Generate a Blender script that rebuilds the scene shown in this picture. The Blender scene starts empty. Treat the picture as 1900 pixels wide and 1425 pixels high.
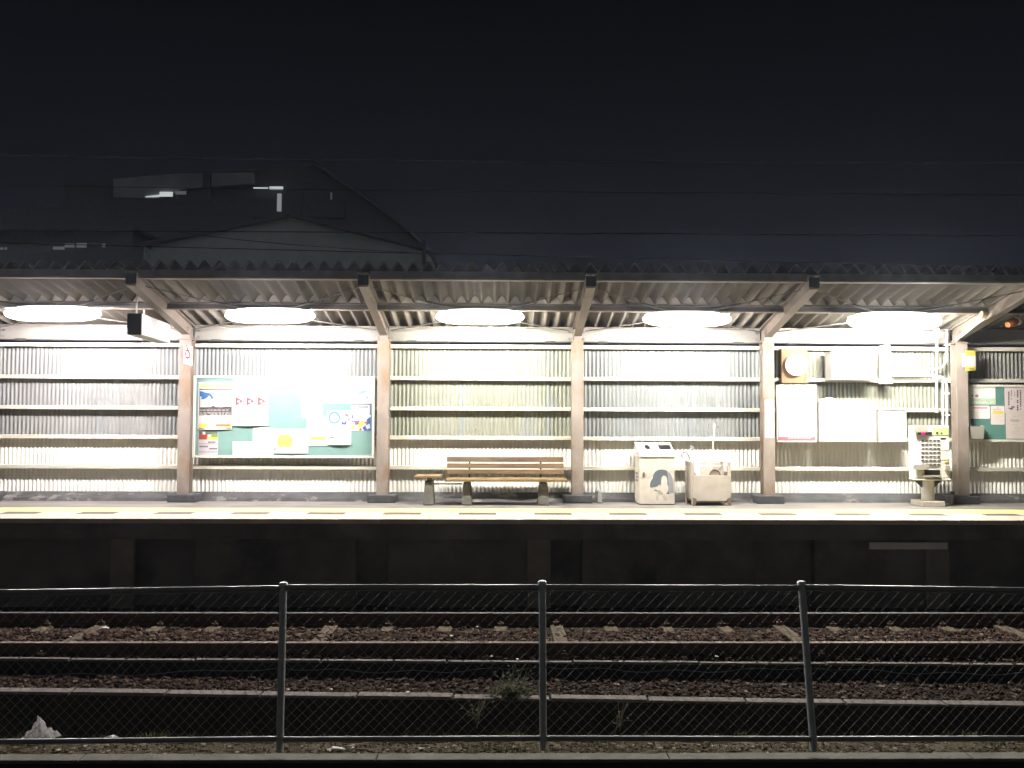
import bpy, bmesh, math, random
import numpy as np
from mathutils import Vector, Matrix, noise as mnoise

random.seed(7)
rng = np.random.default_rng(7)
scene = bpy.context.scene
COL = scene.collection
PI = math.pi

# ------------------------------------------------------------------ camera
F = 1500.0                                   # focal length in photograph pixels (1900 wide)
EYE = Vector((0.0, 0.0, 1.40))               # z = 0 is the far platform's floor
YAW, PITCH, ROLL = -0.75, 2.2, 0.21
RC = (Matrix.Rotation(math.radians(YAW), 3, 'Z') @ Matrix.Rotation(math.radians(90 + PITCH), 3, 'X')
      @ Matrix.Rotation(math.radians(ROLL), 3, 'Z'))
cam_d = bpy.data.cameras.new('camera')
cam_d.sensor_fit = 'HORIZONTAL'
cam_d.angle = 2 * math.atan(950.0 / F)
cam_d.clip_end = 2000
cam = bpy.data.objects.new('camera', cam_d)
COL.objects.link(cam)
cam.matrix_world = Matrix.Translation(EYE) @ RC.to_4x4()
scene.camera = cam


def ray(px, py):
    return RC @ Vector(((px - 950) / F, -(py - 712.5) / F, -1.0))


def U(px, py, Y):                            # point seen at a photo pixel, at distance Y
    d = ray(px, py)
    return EYE + d * (Y / d.y)


def G(px, py, z):                            # point seen at a photo pixel, at height z
    d = ray(px, py)
    return EYE + d * ((z - EYE.z) / d.z)


def R4(x0, y0, x1, y1, Y):                   # pixel rectangle at distance Y -> X0, X1, Z0, Z1
    xm, ym = (x0 + x1) / 2, (y0 + y1) / 2
    return U(x0, ym, Y).x, U(x1, ym, Y).x, U(xm, y1, Y).z, U(xm, y0, Y).z


# ------------------------------------------------------------------ world: night sky with town glow
scene.view_settings.view_transform = 'Standard'
scene.view_settings.look = 'None'
scene.view_settings.exposure = 0.0
scene.view_settings.gamma = 1.0
scene.cycles.use_denoising = True
scene.cycles.max_bounces = 8
scene.cycles.sample_clamp_indirect = 6.0
world = bpy.data.worlds.new("World")
scene.world = world
world.use_nodes = True
wt = world.node_tree
wt.nodes.clear()
wo = wt.nodes.new('ShaderNodeOutputWorld')
wb = wt.nodes.new('ShaderNodeBackground')
tc = wt.nodes.new('ShaderNodeTexCoord')
sx = wt.nodes.new('ShaderNodeSeparateXYZ')
wt.links.new(tc.outputs['Generated'], sx.inputs[0])
rz = wt.nodes.new('ShaderNodeValToRGB')      # by height
rz.color_ramp.elements[0].position = 0.0
rz.color_ramp.elements[0].color = (0.0086, 0.0098, 0.0170, 1)
rz.color_ramp.elements[1].position = 0.50
rz.color_ramp.elements[1].color = (0.0028, 0.0037, 0.0044, 1)
e = rz.color_ramp.elements.new(0.22)
e.color = (0.0058, 0.0068, 0.0105, 1)
wt.links.new(sx.outputs['Z'], rz.inputs[0])
mr = wt.nodes.new('ShaderNodeMapRange')      # brighter sky over the town behind the viewer
mr.inputs['From Min'].default_value = 0.15
mr.inputs['From Max'].default_value = -0.7
mr.inputs['To Min'].default_value = 0.0
mr.inputs['To Max'].default_value = 1.0
wt.links.new(sx.outputs['Y'], mr.inputs['Value'])
mx = wt.nodes.new('ShaderNodeMix')
mx.data_type = 'RGBA'
wt.links.new(mr.outputs['Result'], mx.inputs[0])
wt.links.new(rz.outputs[0], mx.inputs[6])
mx.inputs[7].default_value = (0.048, 0.050, 0.050, 1)
wt.links.new(mx.outputs[2], wb.inputs['Color'])
wb.inputs['Strength'].default_value = 1.0
wt.links.new(wb.outputs[0], wo.inputs['Surface'])

LAMP_L = 1720.0                              # radiance of the bare tubes

# ------------------------------------------------------------------ materials
MC = {}


def mat(name, col, rough=0.7, metal=0.0, var=0.12, vscale=6.0, bump=0.0, bscale=40.0,
        patch=None, pscale=2.0, plow=0.55, phigh=0.65, stretch=(1, 1, 1), island=None, spec=0.5, through=0.0):
    """Principled surface with a mottled base colour, worn patches and fine bump."""
    if name in MC:
        return MC[name]
    m = bpy.data.materials.new(name)
    m.use_nodes = True
    nt = m.node_tree
    b = nt.nodes['Principled BSDF']
    b.inputs['Roughness'].default_value = rough
    b.inputs['Metallic'].default_value = metal
    b.inputs['Specular IOR Level'].default_value = spec
    tcn = nt.nodes.new('ShaderNodeTexCoord')
    mp = nt.nodes.new('ShaderNodeMapping')
    mp.inputs['Scale'].default_value = stretch
    nt.links.new(tcn.outputs['Object'], mp.inputs[0])
    n1 = nt.nodes.new('ShaderNodeTexNoise')
    n1.inputs['Scale'].default_value = vscale
    n1.inputs['Detail'].default_value = 5
    nt.links.new(mp.outputs[0], n1.inputs['Vector'])
    r1 = nt.nodes.new('ShaderNodeValToRGB')
    r1.color_ramp.elements[0].position = 0.3
    r1.color_ramp.elements[1].position = 0.7
    r1.color_ramp.elements[0].color = tuple(max(0, c * (1 - var)) for c in col) + (1,)
    r1.color_ramp.elements[1].color = tuple(min(1, c * (1 + var)) for c in col) + (1,)
    nt.links.new(n1.outputs[0], r1.inputs[0])
    out = r1.outputs[0]
    if island:
        ge = nt.nodes.new('ShaderNodeNewGeometry')
        ri = nt.nodes.new('ShaderNodeValToRGB')
        ri.color_ramp.interpolation = 'LINEAR'
        k = len(island)
        ri.color_ramp.elements[0].color = tuple(island[0]) + (1,)
        ri.color_ramp.elements[1].color = tuple(island[-1]) + (1,)
        for i in range(1, k - 1):
            q = ri.color_ramp.elements.new(i / (k - 1))
            q.color = tuple(island[i]) + (1,)
        nt.links.new(ge.outputs['Random Per Island'], ri.inputs[0])
        out = ri.outputs[0]
    if patch:
        n2 = nt.nodes.new('ShaderNodeTexNoise')
        n2.inputs['Scale'].default_value = pscale
        n2.inputs['Detail'].default_value = 8
        n2.inputs['Roughness'].default_value = 0.62
        nt.links.new(mp.outputs[0], n2.inputs['Vector'])
        r2 = nt.nodes.new('ShaderNodeMapRange')
        r2.inputs['From Min'].default_value = plow
        r2.inputs['From Max'].default_value = phigh
        nt.links.new(n2.outputs[0], r2.inputs['Value'])
        mm = nt.nodes.new('ShaderNodeMix')
        mm.data_type = 'RGBA'
        nt.links.new(r2.outputs['Result'], mm.inputs[0])
        nt.links.new(out, mm.inputs[6])
        mm.inputs[7].default_value = tuple(patch) + (1,)
        out = mm.outputs[2]
    nt.links.new(out, b.inputs['Base Color'])
    if bump > 0:
        n3 = nt.nodes.new('ShaderNodeTexNoise')
        n3.inputs['Scale'].default_value = bscale
        n3.inputs['Detail'].default_value = 4
        nt.links.new(mp.outputs[0], n3.inputs['Vector'])
        bn = nt.nodes.new('ShaderNodeBump')
        bn.inputs['Strength'].default_value = bump
        bn.inputs['Distance'].default_value = 0.02
        nt.links.new(n3.outputs[0], bn.inputs['Height'])
        nt.links.new(bn.outputs[0], b.inputs['Normal'])
    if through > 0:                          # thin film or leaf that lets light through
        tr = nt.nodes.new('ShaderNodeBsdfTranslucent')
        ms = nt.nodes.new('ShaderNodeMixShader')
        nt.links.new(out, tr.inputs['Color'])
        ms.inputs[0].default_value = through
        nt.links.new(b.outputs[0], ms.inputs[1])
        nt.links.new(tr.outputs[0], ms.inputs[2])
        nt.links.new(ms.outputs[0], nt.nodes['Material Output'].inputs['Surface'])
    MC[name] = m
    return m


def glow(name, col, strength):
    if name in MC:
        return MC[name]
    m = bpy.data.materials.new(name)
    m.use_nodes = True
    b = m.node_tree.nodes['Principled BSDF']
    b.inputs['Base Color'].default_value = tuple(col) + (1,)
    b.inputs['Emission Color'].default_value = tuple(col) + (1,)
    b.inputs['Emission Strength'].default_value = strength
    MC[name] = m
    return m


INKK = 0.42


def ink(r, g, b):
    k = INKK if min(r, g, b) < 0.6 else min(1.0, INKK + 0.28)   # printing inks and paper tones
    if r > 0.7 and g > 0.55 and b < 0.35:    # the light yellows
        k = min(1.0, INKK + 0.38)
    r, g, b = r * k, g * k, b * k
    return mat('ink_%d_%d_%d' % (r * 255, g * 255, b * 255), (r, g, b), rough=0.6, var=0.05, vscale=25)


M_PAPER = mat('paper_white', (0.56, 0.55, 0.53), rough=0.55, var=0.04)
M_STEEL = mat('beige_paint', (0.195, 0.160, 0.135), rough=0.55, var=0.14, vscale=3, bump=0.15, bscale=60,
              patch=(0.16, 0.09, 0.05), pscale=1.6, plow=0.60, phigh=0.72)
M_POST = mat('post_paint', (0.235, 0.198, 0.172), rough=0.6, var=0.16, vscale=3, bump=0.25, bscale=50,
             patch=(0.20, 0.135, 0.088), pscale=1.3, plow=0.50, phigh=0.62, stretch=(1.6, 1.6, 0.8))
M_ROOF = mat('roof_slate', (0.125, 0.111, 0.090), rough=0.85, var=0.25, vscale=2.2, bump=0.3, bscale=30,
             patch=(0.085, 0.077, 0.067), pscale=1.7, plow=0.55, phigh=0.75, stretch=(1, 0.35, 1))
M_CREAM = mat('cream_girt_paint', (0.56, 0.53, 0.45), rough=0.5, var=0.07, vscale=3, bump=0.1,
              patch=(0.42, 0.31, 0.19), pscale=3.0, plow=0.66, phigh=0.76)
M_FASCIA = mat('fascia_paint', (0.235, 0.224, 0.205), rough=0.5, var=0.08, vscale=2)
M_DARK = mat('dark_steel', (0.05, 0.047, 0.042), rough=0.6, var=0.2)
M_BOLT = mat('bolt_steel', (0.22, 0.2, 0.18), rough=0.5, metal=0.6, var=0.2)
M_CURB = mat('curb_concrete', (0.062, 0.062, 0.063), rough=0.9, var=0.3, vscale=8, bump=0.6, bscale=25,
             patch=(0.19, 0.18, 0.165), pscale=3.4, plow=0.56, phigh=0.62, stretch=(0.6, 1, 1.4))
M_FOOT = mat('footing_concrete', (0.058, 0.061, 0.066), rough=0.85, var=0.25, vscale=10, bump=0.4)
M_ASPH = mat('platform_asphalt', (0.165, 0.152, 0.142), rough=0.9, var=0.22, vscale=3.5, bump=0.4, bscale=120,
             patch=(0.24, 0.226, 0.21), pscale=0.9, plow=0.52, phigh=0.72, stretch=(0.45, 1, 1))
M_COPE = mat('coping_concrete', (0.40, 0.35, 0.29), rough=0.8, var=0.12, vscale=4, bump=0.2, patch=(0.33, 0.28, 0.23), pscale=3, plow=0.6, phigh=0.72)
M_YELLOW = mat('tactile_yellow', (0.64, 0.55, 0.22), rough=0.6, var=0.1, vscale=5, bump=0.3, bscale=30)
M_PALE = mat('worn_pale_paint', (0.52, 0.47, 0.36), rough=0.7, var=0.1, vscale=6)
M_BRN = mat('worn_brown_paint', (0.088, 0.073, 0.06), rough=0.8, var=0.2, vscale=8)
M_PWALL = mat('platform_wall_concrete', (0.14, 0.137, 0.125), rough=0.95, var=0.3, vscale=1.5, bump=0.3,
              patch=(0.055, 0.053, 0.05), pscale=0.8, plow=0.5, phigh=0.7)
M_CONC = mat('weathered_concrete', (0.125, 0.108, 0.10), rough=0.9, var=0.2, vscale=7, bump=0.4,
             patch=(0.075, 0.063, 0.056), pscale=5, plow=0.55, phigh=0.7)
M_KERB = mat('kerb_concrete', (0.145, 0.135, 0.115), rough=0.9, var=0.22, vscale=5, bump=0.4,
             patch=(0.09, 0.087, 0.065), pscale=2.5, plow=0.55, phigh=0.75)
M_SLEEPER = mat('sleeper_concrete', (0.085, 0.068, 0.050), rough=0.9, spec=0.08, var=0.2, vscale=8, bump=0.4)
M_STONE = mat('ballast_stone', (0.2, 0.15, 0.12), rough=0.9, spec=0.08, bump=0.4, bscale=60,
              island=[(0.012, 0.007, 0.005), (0.046, 0.026, 0.018), (0.022, 0.013, 0.010), (0.075, 0.047, 0.034), (0.030, 0.020, 0.016), (0.15, 0.112, 0.085)])
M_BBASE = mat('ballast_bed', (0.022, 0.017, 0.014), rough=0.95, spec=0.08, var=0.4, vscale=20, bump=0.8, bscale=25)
M_SOIL = mat('soil', (0.105, 0.085, 0.064), rough=0.95, spec=0.08, var=0.4, vscale=9, bump=0.8, bscale=30,
             patch=(0.09, 0.085, 0.05), pscale=3, plow=0.45, phigh=0.65)
M_DIRT = mat('dark_earth', (0.035, 0.033, 0.03), rough=1.0, var=0.3, vscale=4)
M_RAILTOP = mat('polished_rail', (0.36, 0.37, 0.37), rough=0.38, metal=1.0, var=0.06)
M_RAILRUST = mat('rail_rust', (0.085, 0.055, 0.04), rough=0.85, spec=0.08, var=0.3, vscale=10)
M_GALV = mat('galvanised_steel', (0.50, 0.53, 0.53), rough=0.45, metal=0.35, var=0.15, vscale=14)
M_WIRE = mat('fence_wire', (0.15, 0.165, 0.16), rough=0.75, var=0.1, spec=0.15)
M_FRAIL = mat('weathered_rail', (0.20, 0.205, 0.20), rough=0.42, metal=0.55, var=0.15, vscale=14)


# ------------------------------------------------------------------ mesh helpers
class MB:
    def __init__(self):
        self.v, self.f, self.mi, self.sm = [], [], [], []

    def add(self, vs, fs, mi=0, smooth=False):
        o = len(self.v)
        self.v += [tuple(p) for p in vs]
        for f in fs:
            self.f.append(tuple(i + o for i in f))
            self.mi.append(mi)
            self.sm.append(smooth)
        return self

    def box(self, x0, x1, y0, y1, z0, z1, mi=0):
        x0, x1 = min(x0, x1), max(x0, x1)
        y0, y1 = min(y0, y1), max(y0, y1)
        z0, z1 = min(z0, z1), max(z0, z1)
        vs = [(x, y, z) for z in (z0, z1) for y in (y0, y1) for x in (x0, x1)]
        fs = [(0, 2, 3, 1), (4, 5, 7, 6), (0, 1, 5, 4), (2, 6, 7, 3), (0, 4, 6, 2), (1, 3, 7, 5)]
        return self.add(vs, fs, mi)

    def hexa(self, bot, top, mi=0):          # two quads, both counter-clockwise seen from above
        vs = list(bot) + list(top)
        fs = [(3, 2, 1, 0), (4, 5, 6, 7)] + [(i, (i + 1) % 4, (i + 1) % 4 + 4, i + 4) for i in range(4)]
        return self.add(vs, fs, mi)

    def prism(self, poly, d, mi=0):          # closed polygon extruded along vector d
        n = len(poly)
        d = Vector(d)
        a = [Vector(p) for p in poly]
        vs = a + [p + d for p in a]
        fs = [tuple(range(n - 1, -1, -1)), tuple(range(n, 2 * n))]
        fs += [(i, (i + 1) % n, (i + 1) % n + n, i + n) for i in range(n)]
        return self.add(vs, fs, mi)

    def tube(self, pts, r, n=8, mi=0, cap=True):
        pts = [Vector(p) for p in pts]
        rings = []
        up0 = Vector((0, 0, 1))
        for i, p in enumerate(pts):
            t = (pts[min(i + 1, len(pts) - 1)] - pts[max(i - 1, 0)]).normalized()
            u = up0 if abs(t.dot(up0)) < 0.95 else Vector((0, 1, 0))
            a = t.cross(u).normalized()
            b = a.cross(t).normalized()
            rr = r[i] if isinstance(r, (list, tuple)) else r
            rings.append([p + (a * math.cos(2 * PI * k / n) + b * math.sin(2 * PI * k / n)) * rr for k in range(n)])
        vs = [q for g in rings for q in g]
        fs = []
        for i in range(len(pts) - 1):
            for k in range(n):
                fs.append((i * n + k, (i + 1) * n + k, (i + 1) * n + (k + 1) % n, i * n + (k + 1) % n))
        self.add(vs, fs, mi, True)
        if cap:
            self.add(rings[0], [tuple(range(n))], mi)
            self.add(rings[-1], [tuple(range(n - 1, -1, -1))], mi)
        return self

    def disc(self, c, r, axis_y=True, n=32, d=0.01, mi=0, rx=None):
        poly = [(c[0] + (rx or r) * math.cos(2 * PI * k / n), c[1], c[2] + r * math.sin(2 * PI * k / n)) for k in range(n)]
        return self.prism(poly, (0, d, 0), mi)

    def build(self, name, mats, root=None, bevel=0.0, fix=True):
        me = bpy.data.meshes.new(name)
        off = root.location if root is not None else Vector((0, 0, 0))
        me.from_pydata([(p[0] - off[0], p[1] - off[1], p[2] - off[2]) for p in self.v], [], self.f)
        mats = mats if isinstance(mats, (list, tuple)) else [mats]
        for m in mats:
            me.materials.append(m)
        for p, mi, s in zip(me.polygons, self.mi, self.sm):
            p.material_index = mi
            p.use_smooth = s
        if bevel > 0 or fix:
            bm = bmesh.new()
            bm.from_mesh(me)
            if fix:
                bmesh.ops.recalc_face_normals(bm, faces=bm.faces)
            if bevel > 0:
                es = [e for e in bm.edges if len(e.link_faces) == 2 and e.calc_face_angle(0) > 0.5]
                bmesh.ops.bevel(bm, geom=es, offset=bevel, segments=2, affect='EDGES', clamp_overlap=True, profile=0.5)
            bm.to_mesh(me)
            bm.free()
        o = bpy.data.objects.new(name, me)
        COL.objects.link(o)
        if root is not None:
            o.parent = root
        return o


def tag(o, label, cat, group=None):
    o['label'] = label
    o['category'] = cat
    if group:
        o['group'] = group
    return o


def thing(name, label, cat, loc, group=None):
    o = bpy.data.objects.new(name, None)
    o.empty_display_size = 0.1
    o.location = loc
    COL.objects.link(o)
    return tag(o, label, cat, group)


def sub(o, parent, root):
    """Hang a part built against root one level deeper, under parent (itself a part of root)."""
    o.parent = parent
    return o


def setting(o, kind='structure'):
    o['kind'] = kind
    return o


# ================================================================== GROUND, PLATFORM, TRACK BED
XL, XR = -16.0, 16.0
Y_EDGE = G(950, 963.5, 0).y                  # platform edge
Y_WALL = 13.30

b = MB()
b.add([(-400, -60, -2.05), (400, -60, -2.05), (400, 600, -2.05), (-400, 600, -2.05)], [(0, 1, 2, 3)])
setting(b.build('ground', M_DIRT))

# platform: slab with overhanging nose
b = MB()
b.box(XL, XR, Y_EDGE + 0.32, 13.9, -2.05, -0.27)
b.box(XL, XR, Y_EDGE, 13.9, -0.27, -0.012)
plat = setting(b.build('platform', M_PWALL))
y_yel1 = G(950, 944.0, 0).y
y_d0, y_d1 = G(950, 955, 0).y, G(950, 951.3, 0).y
b = MB()
b.box(XL, XR, y_yel1, 13.6, -0.012, 0.0)
setting(b.build('platform_floor', M_ASPH))
b = MB()
k = 0
x = XL
while x < XR:                                # coping stones with fine joints
    b.box(x + 0.003, x + 0.597, Y_EDGE - 0.012, y_d0 - 0.003, -0.012 - 0.05, 0.0)
    x += 0.6
b.box(XL, XR, Y_EDGE + 0.02, y_yel1, -0.012, -0.006)
setting(b.build('platform_edge', M_COPE, bevel=0.004))
b = MB()
x = XL
pitch = (U(1136, 951, 11.5).x - U(996, 951, 11.5).x)      # one dark and one pale block
xs0 = U(1131, 951, 11.5).x - 20 * pitch
for i in range(60):
    xa = xs0 + i * pitch
    b.box(xa + 0.003, xa + pitch * 0.5, y_d0, y_d1, -0.006, 0.001, 1)
    b.box(xa + pitch * 0.5 + 0.003, xa + pitch, y_d0, y_d1, -0.006, 0.001, 0)
setting(b.build('platform_dashed_line', [M_PALE, M_BRN]))
b = MB()
x = XL
while x < XR:                                # tactile tiles, each with raised domes
    b.box(x + 0.0025, x + 0.2975, y_d1 + 0.003, y_yel1 - 0.003, -0.006, 0.003)
    x += 0.30
setting(b.build('tactile_paving', M_YELLOW))

# wall under the platform edge: dark refuge openings, columns and a pale duct
yw = Y_EDGE + 0.32
root = thing('platform_retaining_wall', 'dark concrete wall with refuge openings below the lit platform edge', 'wall', (0, yw, -1.2))
for (xa, xb) in ((-90, 205), (362, 660), (720, 985), (1080, 1402), (1512, 1756), (1940, 2060)):
    X0, X1, _, _ = R4(xa, 1010, xb, 1100, yw - 0.14)
    MB().box(X0, X1, yw - 0.14, yw - 0.002, -1.25, -0.285).build('wall_panel', M_PWALL, root, bevel=0.008)
for xa in (226, 1000, 1740):
    X0, X1, _, _ = R4(xa - 22, 1010, xa + 22, 1100, yw - 0.2)
    MB().box(X0, X1, yw - 0.2, yw - 0.145, -1.25, -0.275).build('column', mat('column_concrete', (0.20, 0.19, 0.165), rough=0.9, bump=0.3), root, bevel=0.01)
X0, X1, Z0, Z1 = R4(1612, 1006, 1757, 1019, yw - 0.22)
root = thing('cable_duct', 'pale grey metal duct along the dark wall below the ticket machine', 'duct', ((X0 + X1) / 2, yw - 0.2, Z0))
MB().box(X0, X1, yw - 0.24, yw - 0.215, Z0, Z1).build('duct_cover', mat('duct_metal', (0.6, 0.62, 0.62), rough=0.4, var=0.1), root, bevel=0.006)
MB().box(X0 + 0.03, X1 - 0.03, yw - 0.215, yw - 0.141, Z0 + 0.015, Z1 - 0.015).build('bracket', M_DARK, root)

# ballast bed of the far track
P1A, P1B = G(-60, 1218.5, -1.15), G(1960, 1229.5, -1.15)
zb = -1.175
prof = [(yw + 0.1, -1.22), (10.35, -1.20), (9.82, -1.192), (9.62, zb), (8.85, zb), (8.66, -1.195), (8.50, -1.20)]
b = MB()
nx = 90
for j, (yy, zz) in enumerate(prof):
    for i in range(nx + 1):
        xx = XL + (XR - XL) * i / nx
        if j == len(prof) - 1:
            yy = P1A[1] + (P1B[1] - P1A[1]) * (xx - P1A[0]) / (P1B[0] - P1A[0]) + 0.004
        b.v.append((xx, yy, zz + 0.012 * mnoise.noise((xx * 1.3, yy * 2, 0))))
for j in range(len(prof) - 1):
    for i in range(nx):
        a = j * (nx + 1) + i
        b.f.append((a, a + nx + 1, a + nx + 2, a + 1)); b.mi.append(0); b.sm.append(True)
setting(b.build('track_bed', M_BBASE))

# concrete edge strips stepping down towards the viewer
P1a, P1b = G(-60, 1218.5, -1.15), G(1960, 1229.5, -1.15)
P2a, P2b = G(-60, 1274.5, -1.29), G(1960, 1301, -1.29)
P1a, P1b = P1a.lerp(P1b, -0.25), P1a.lerp(P1b, 1.25)      # on past the picture's edges
P2a, P2b = P2a.lerp(P2b, -0.25), P2a.lerp(P2b, 1.25)


M_SHADE = mat('shade_dark_concrete', (0.022, 0.021, 0.020), rough=0.95, var=0.4, vscale=5, bump=0.5)  # near-black colour stands in for shade on the kerb fronts


def strip(name, label, A, B, w, z0, n, group):
    root = thing(name, label, 'kerb', ((A.x + B.x) / 2, (A.y + B.y) / 2, z0), group)
    d = (B - A)
    nrm = Vector((d.y, -d.x, 0)).normalized() * w          # towards the viewer
    for i in range(n):
        a = A + d * (i / n + 0.0006)
        c = A + d * ((i + 1) / n - 0.0006)
        dz = random.uniform(-0.006, 0.006)
        up = Vector((0, 0, dz))
        b = MB()
        lo = [Vector((p.x, p.y, A.z - 0.028)) for p in (a, a + nrm, c + nrm, c)]
        hi = [Vector((p.x, p.y, A.z)) + up for p in (a, a + nrm, c + nrm, c)]
        b.hexa(lo, hi)
        b.build('kerb_block', M_CONC, root, bevel=0.006)
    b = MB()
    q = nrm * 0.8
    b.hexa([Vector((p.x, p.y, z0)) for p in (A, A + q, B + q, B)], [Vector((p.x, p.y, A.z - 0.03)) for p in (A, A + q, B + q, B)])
    b.build('shade_dark_face', M_SHADE, root)  # front below the lip, its shade put into the colour
    return root


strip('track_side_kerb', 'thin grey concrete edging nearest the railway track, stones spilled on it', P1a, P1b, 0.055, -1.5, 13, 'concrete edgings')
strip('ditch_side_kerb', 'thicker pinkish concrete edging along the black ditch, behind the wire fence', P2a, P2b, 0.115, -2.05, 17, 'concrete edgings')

# gravel shelf between the two edgings, ditch, bank and kerb
b = MB()
nn = 120
vv = []
for i in range(nn + 1):
    t = i / nn
    A = P1a.lerp(P1b, t); B = P2a.lerp(P2b, t)
    for s, zz in ((0.0, -1.315), (0.5, -1.315), (1.0, -1.315)):
        p = A.lerp(B, s)
        vv.append((p.x, p.y - (0.08 if s == 0 else 0.02), zz + 0.012 * mnoise.noise((p.x * 2, p.y * 3, 5))))
b.add(vv, [(i * 3 + j, (i + 1) * 3 + j, (i + 1) * 3 + j + 1, i * 3 + j + 1) for i in range(nn) for j in (0, 1)], 0, True)
setting(b.build('gravel_shelf', M_BBASE))
y_crest, y_k1, y_k0 = G(950, 1374, -1.2).y, G(950, 1398, -1.2).y, G(950, 1410.5, -1.2).y
b = MB()
vv = []
ys = [(y_crest + 0.55, -1.95), (y_crest + 0.12, -1.40), (y_crest, -1.215), (y_crest - 0.12, -1.20), (y_k1 - 0.01, -1.205)]
nn = 230
for i in range(nn + 1):
    xx = -10 + 20 * i / nn
    for j, (yy, zz) in enumerate(ys):
        w = 0.035 if 0 < j < 4 else 0.01
        vv.append((xx, yy + 0.05 * mnoise.noise((xx * 1.7, j, 3)) * (j < 4), zz + w * mnoise.noise((xx * 2.3, yy * 4, 9))))
b.add(vv, [(i * 5 + j, (i + 1) * 5 + j, (i + 1) * 5 + j + 1, i * 5 + j + 1) for i in range(nn) for j in range(4)], 0, True)
setting(b.build('bank', M_SOIL))
root = thing('fence_kerb', 'long low concrete kerb in front of the wire fence, at the bottom edge', 'kerb', (0, y_k0, -2.0))
joints = [-10.0, G(155, 1404, -1.2).x, G(700, 1404, -1.2).x, G(1240, 1404, -1.2).x, G(1800, 1404, -1.2).x, 10.0]
for i in range(5):
    MB().box(joints[i] + 0.004, joints[i + 1] - 0.004, y_k0, y_k1, -1.222, -1.195).build('kerb_block', M_KERB, root, bevel=0.006)

MB().box(-10.0, 10.0, y_k0 + 0.012, y_k1, -2.05, -1.224).build('shade_dark_face', M_SHADE, root)  # kerb front coloured near black in place of shade

# ------------------------------------------------------------------ railway track
root = thing('railway_track', 'railway track with two bright rails in brown ballast below the platform', 'track', (0, 9.3, -1.2))


def rail(A, B, root, shiny):
    d = (B - A); d.z = 0
    n = Vector((-d.y, d.x, 0)).normalized()
    z = A.z
    pr = [(-0.062, z - 0.152), (0.062, z - 0.152), (0.062, z - 0.142), (0.012, z - 0.125), (0.009, z - 0.04), (0.033, z - 0.03),
          (0.033, z - 0.004), (-0.033, z - 0.004), (-0.033, z - 0.03), (-0.009, z - 0.04), (-0.012, z - 0.125), (-0.062, z - 0.142)]
    b = MB()
    b.prism([A + n * o + Vector((0, 0, zz - z)) for o, zz in pr], d)
    r = b.build('rail', M_RAILRUST, root)
    t = MB()
    t.prism([A + n * o + Vector((0, 0, zz - z)) for o, zz in ((-0.024, z - 0.0036), (0.024, z - 0.0036), (0.020, z), (-0.020, z))], d)
    tt = t.build('rail_head', shiny, root)
    sub(tt, r, root)
    return r


r1 = G(950, 1136.5, -1.03); r2 = G(950, 1191.3, -1.03)
rail(Vector((XL, r1.y, -1.03)), Vector((XR, r1.y, -1.03)), root, M_RAILTOP)
rail(Vector((XL, r2.y, -1.03)), Vector((XR, r2.y, -1.03)), root, mat('dull_rail', (0.17, 0.15, 0.135), rough=0.5, metal=1.0, var=0.12))
sleepx, longx = [], []
spx = [-30, 78, 180, 290, 393, 507, 612, 718, 827, 929, 1033, 1136, 1240, 1345, 1452, 1553, 1660, 1758, 1866, 1960]
for i, px in enumerate(spx):
    X = U(px, 1163, 9.85).x
    lng = px in (180, 612, 1033, 1452, 1866)
    sleepx.append(X)
    if lng:
        longx.append(X)
    zt = -1.150 if lng else -1.168
    b = MB()
    skew = random.uniform(-0.03, 0.03)
    yf = r2.y - 0.05 if lng else 9.715 + random.uniform(-0.03, 0.02)
    w = 0.095
    b.hexa([(X - w + skew, yf, -1.33), (X + w + skew, yf, -1.33), (X + w, 10.45, -1.33), (X - w, 10.45, -1.33)],
           [(X - w + .015 + skew, yf, zt), (X + w - .015 + skew, yf, zt), (X + w - .015, 10.45, zt - 0.015), (X - w + .015, 10.45, zt - 0.015)])
    s = b.build('sleeper', M_SLEEPER, root, bevel=0.012)
    if lng:
        s['label'] = 'sleeper with its pale top exposed'
    for rr in ((r1.y,) if not lng else (r1.y, r2.y)):      # rail clips
        c = MB()
        c.box(X - 0.035, X + 0.035, rr - 0.115, rr - 0.05, zt - 0.004, zt + 0.032)
        c.tube([(X, rr - 0.09, zt + 0.02), (X, rr - 0.09, zt + 0.055)], 0.014, 6)
        sub(c.build('rail_clip', M_RAILRUST, root), s, root)

# ------------------------------------------------------------------ ballast stones (one mass)
ico = bmesh.new()
bmesh.ops.create_icosphere(ico, subdivisions=1, radius=1.0)
IV = np.array([v.co[:] for v in ico.verts]); IF = np.array([[v.index for v in f.verts] for f in ico.faces]); ico.free()


def stones(name, pos, size, m, flat=(0.5, 0.9)):
    n = len(pos)
    sc = size[:, None] * rng.uniform(0.6, 1.25, (n, 3))
    sc[:, 2] *= rng.uniform(flat[0], flat[1], n)
    a = rng.uniform(0, 2 * PI, n)
    jit = 1 + rng.uniform(-0.28, 0.28, (n, len(IV), 1))
    V = IV[None] * jit * sc[:, None, :]
    ca, sa = np.cos(a)[:, None], np.sin(a)[:, None]
    X = V[..., 0] * ca - V[..., 1] * sa
    Yv = V[..., 0] * sa + V[..., 1] * ca
    V = np.stack([X, Yv, V[..., 2]], -1) + pos[:, None, :]
    Fc = (IF[None] + (np.arange(n) * len(IV))[:, None, None]).reshape(-1, 3)
    me = bpy.data.meshes.new(name)
    me.from_pydata(V.reshape(-1, 3).tolist(), [], Fc.tolist())
    me.materials.append(m)
    o = bpy.data.objects.new(name, me)
    COL.objects.link(o)
    return setting(o, 'stuff')


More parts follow.
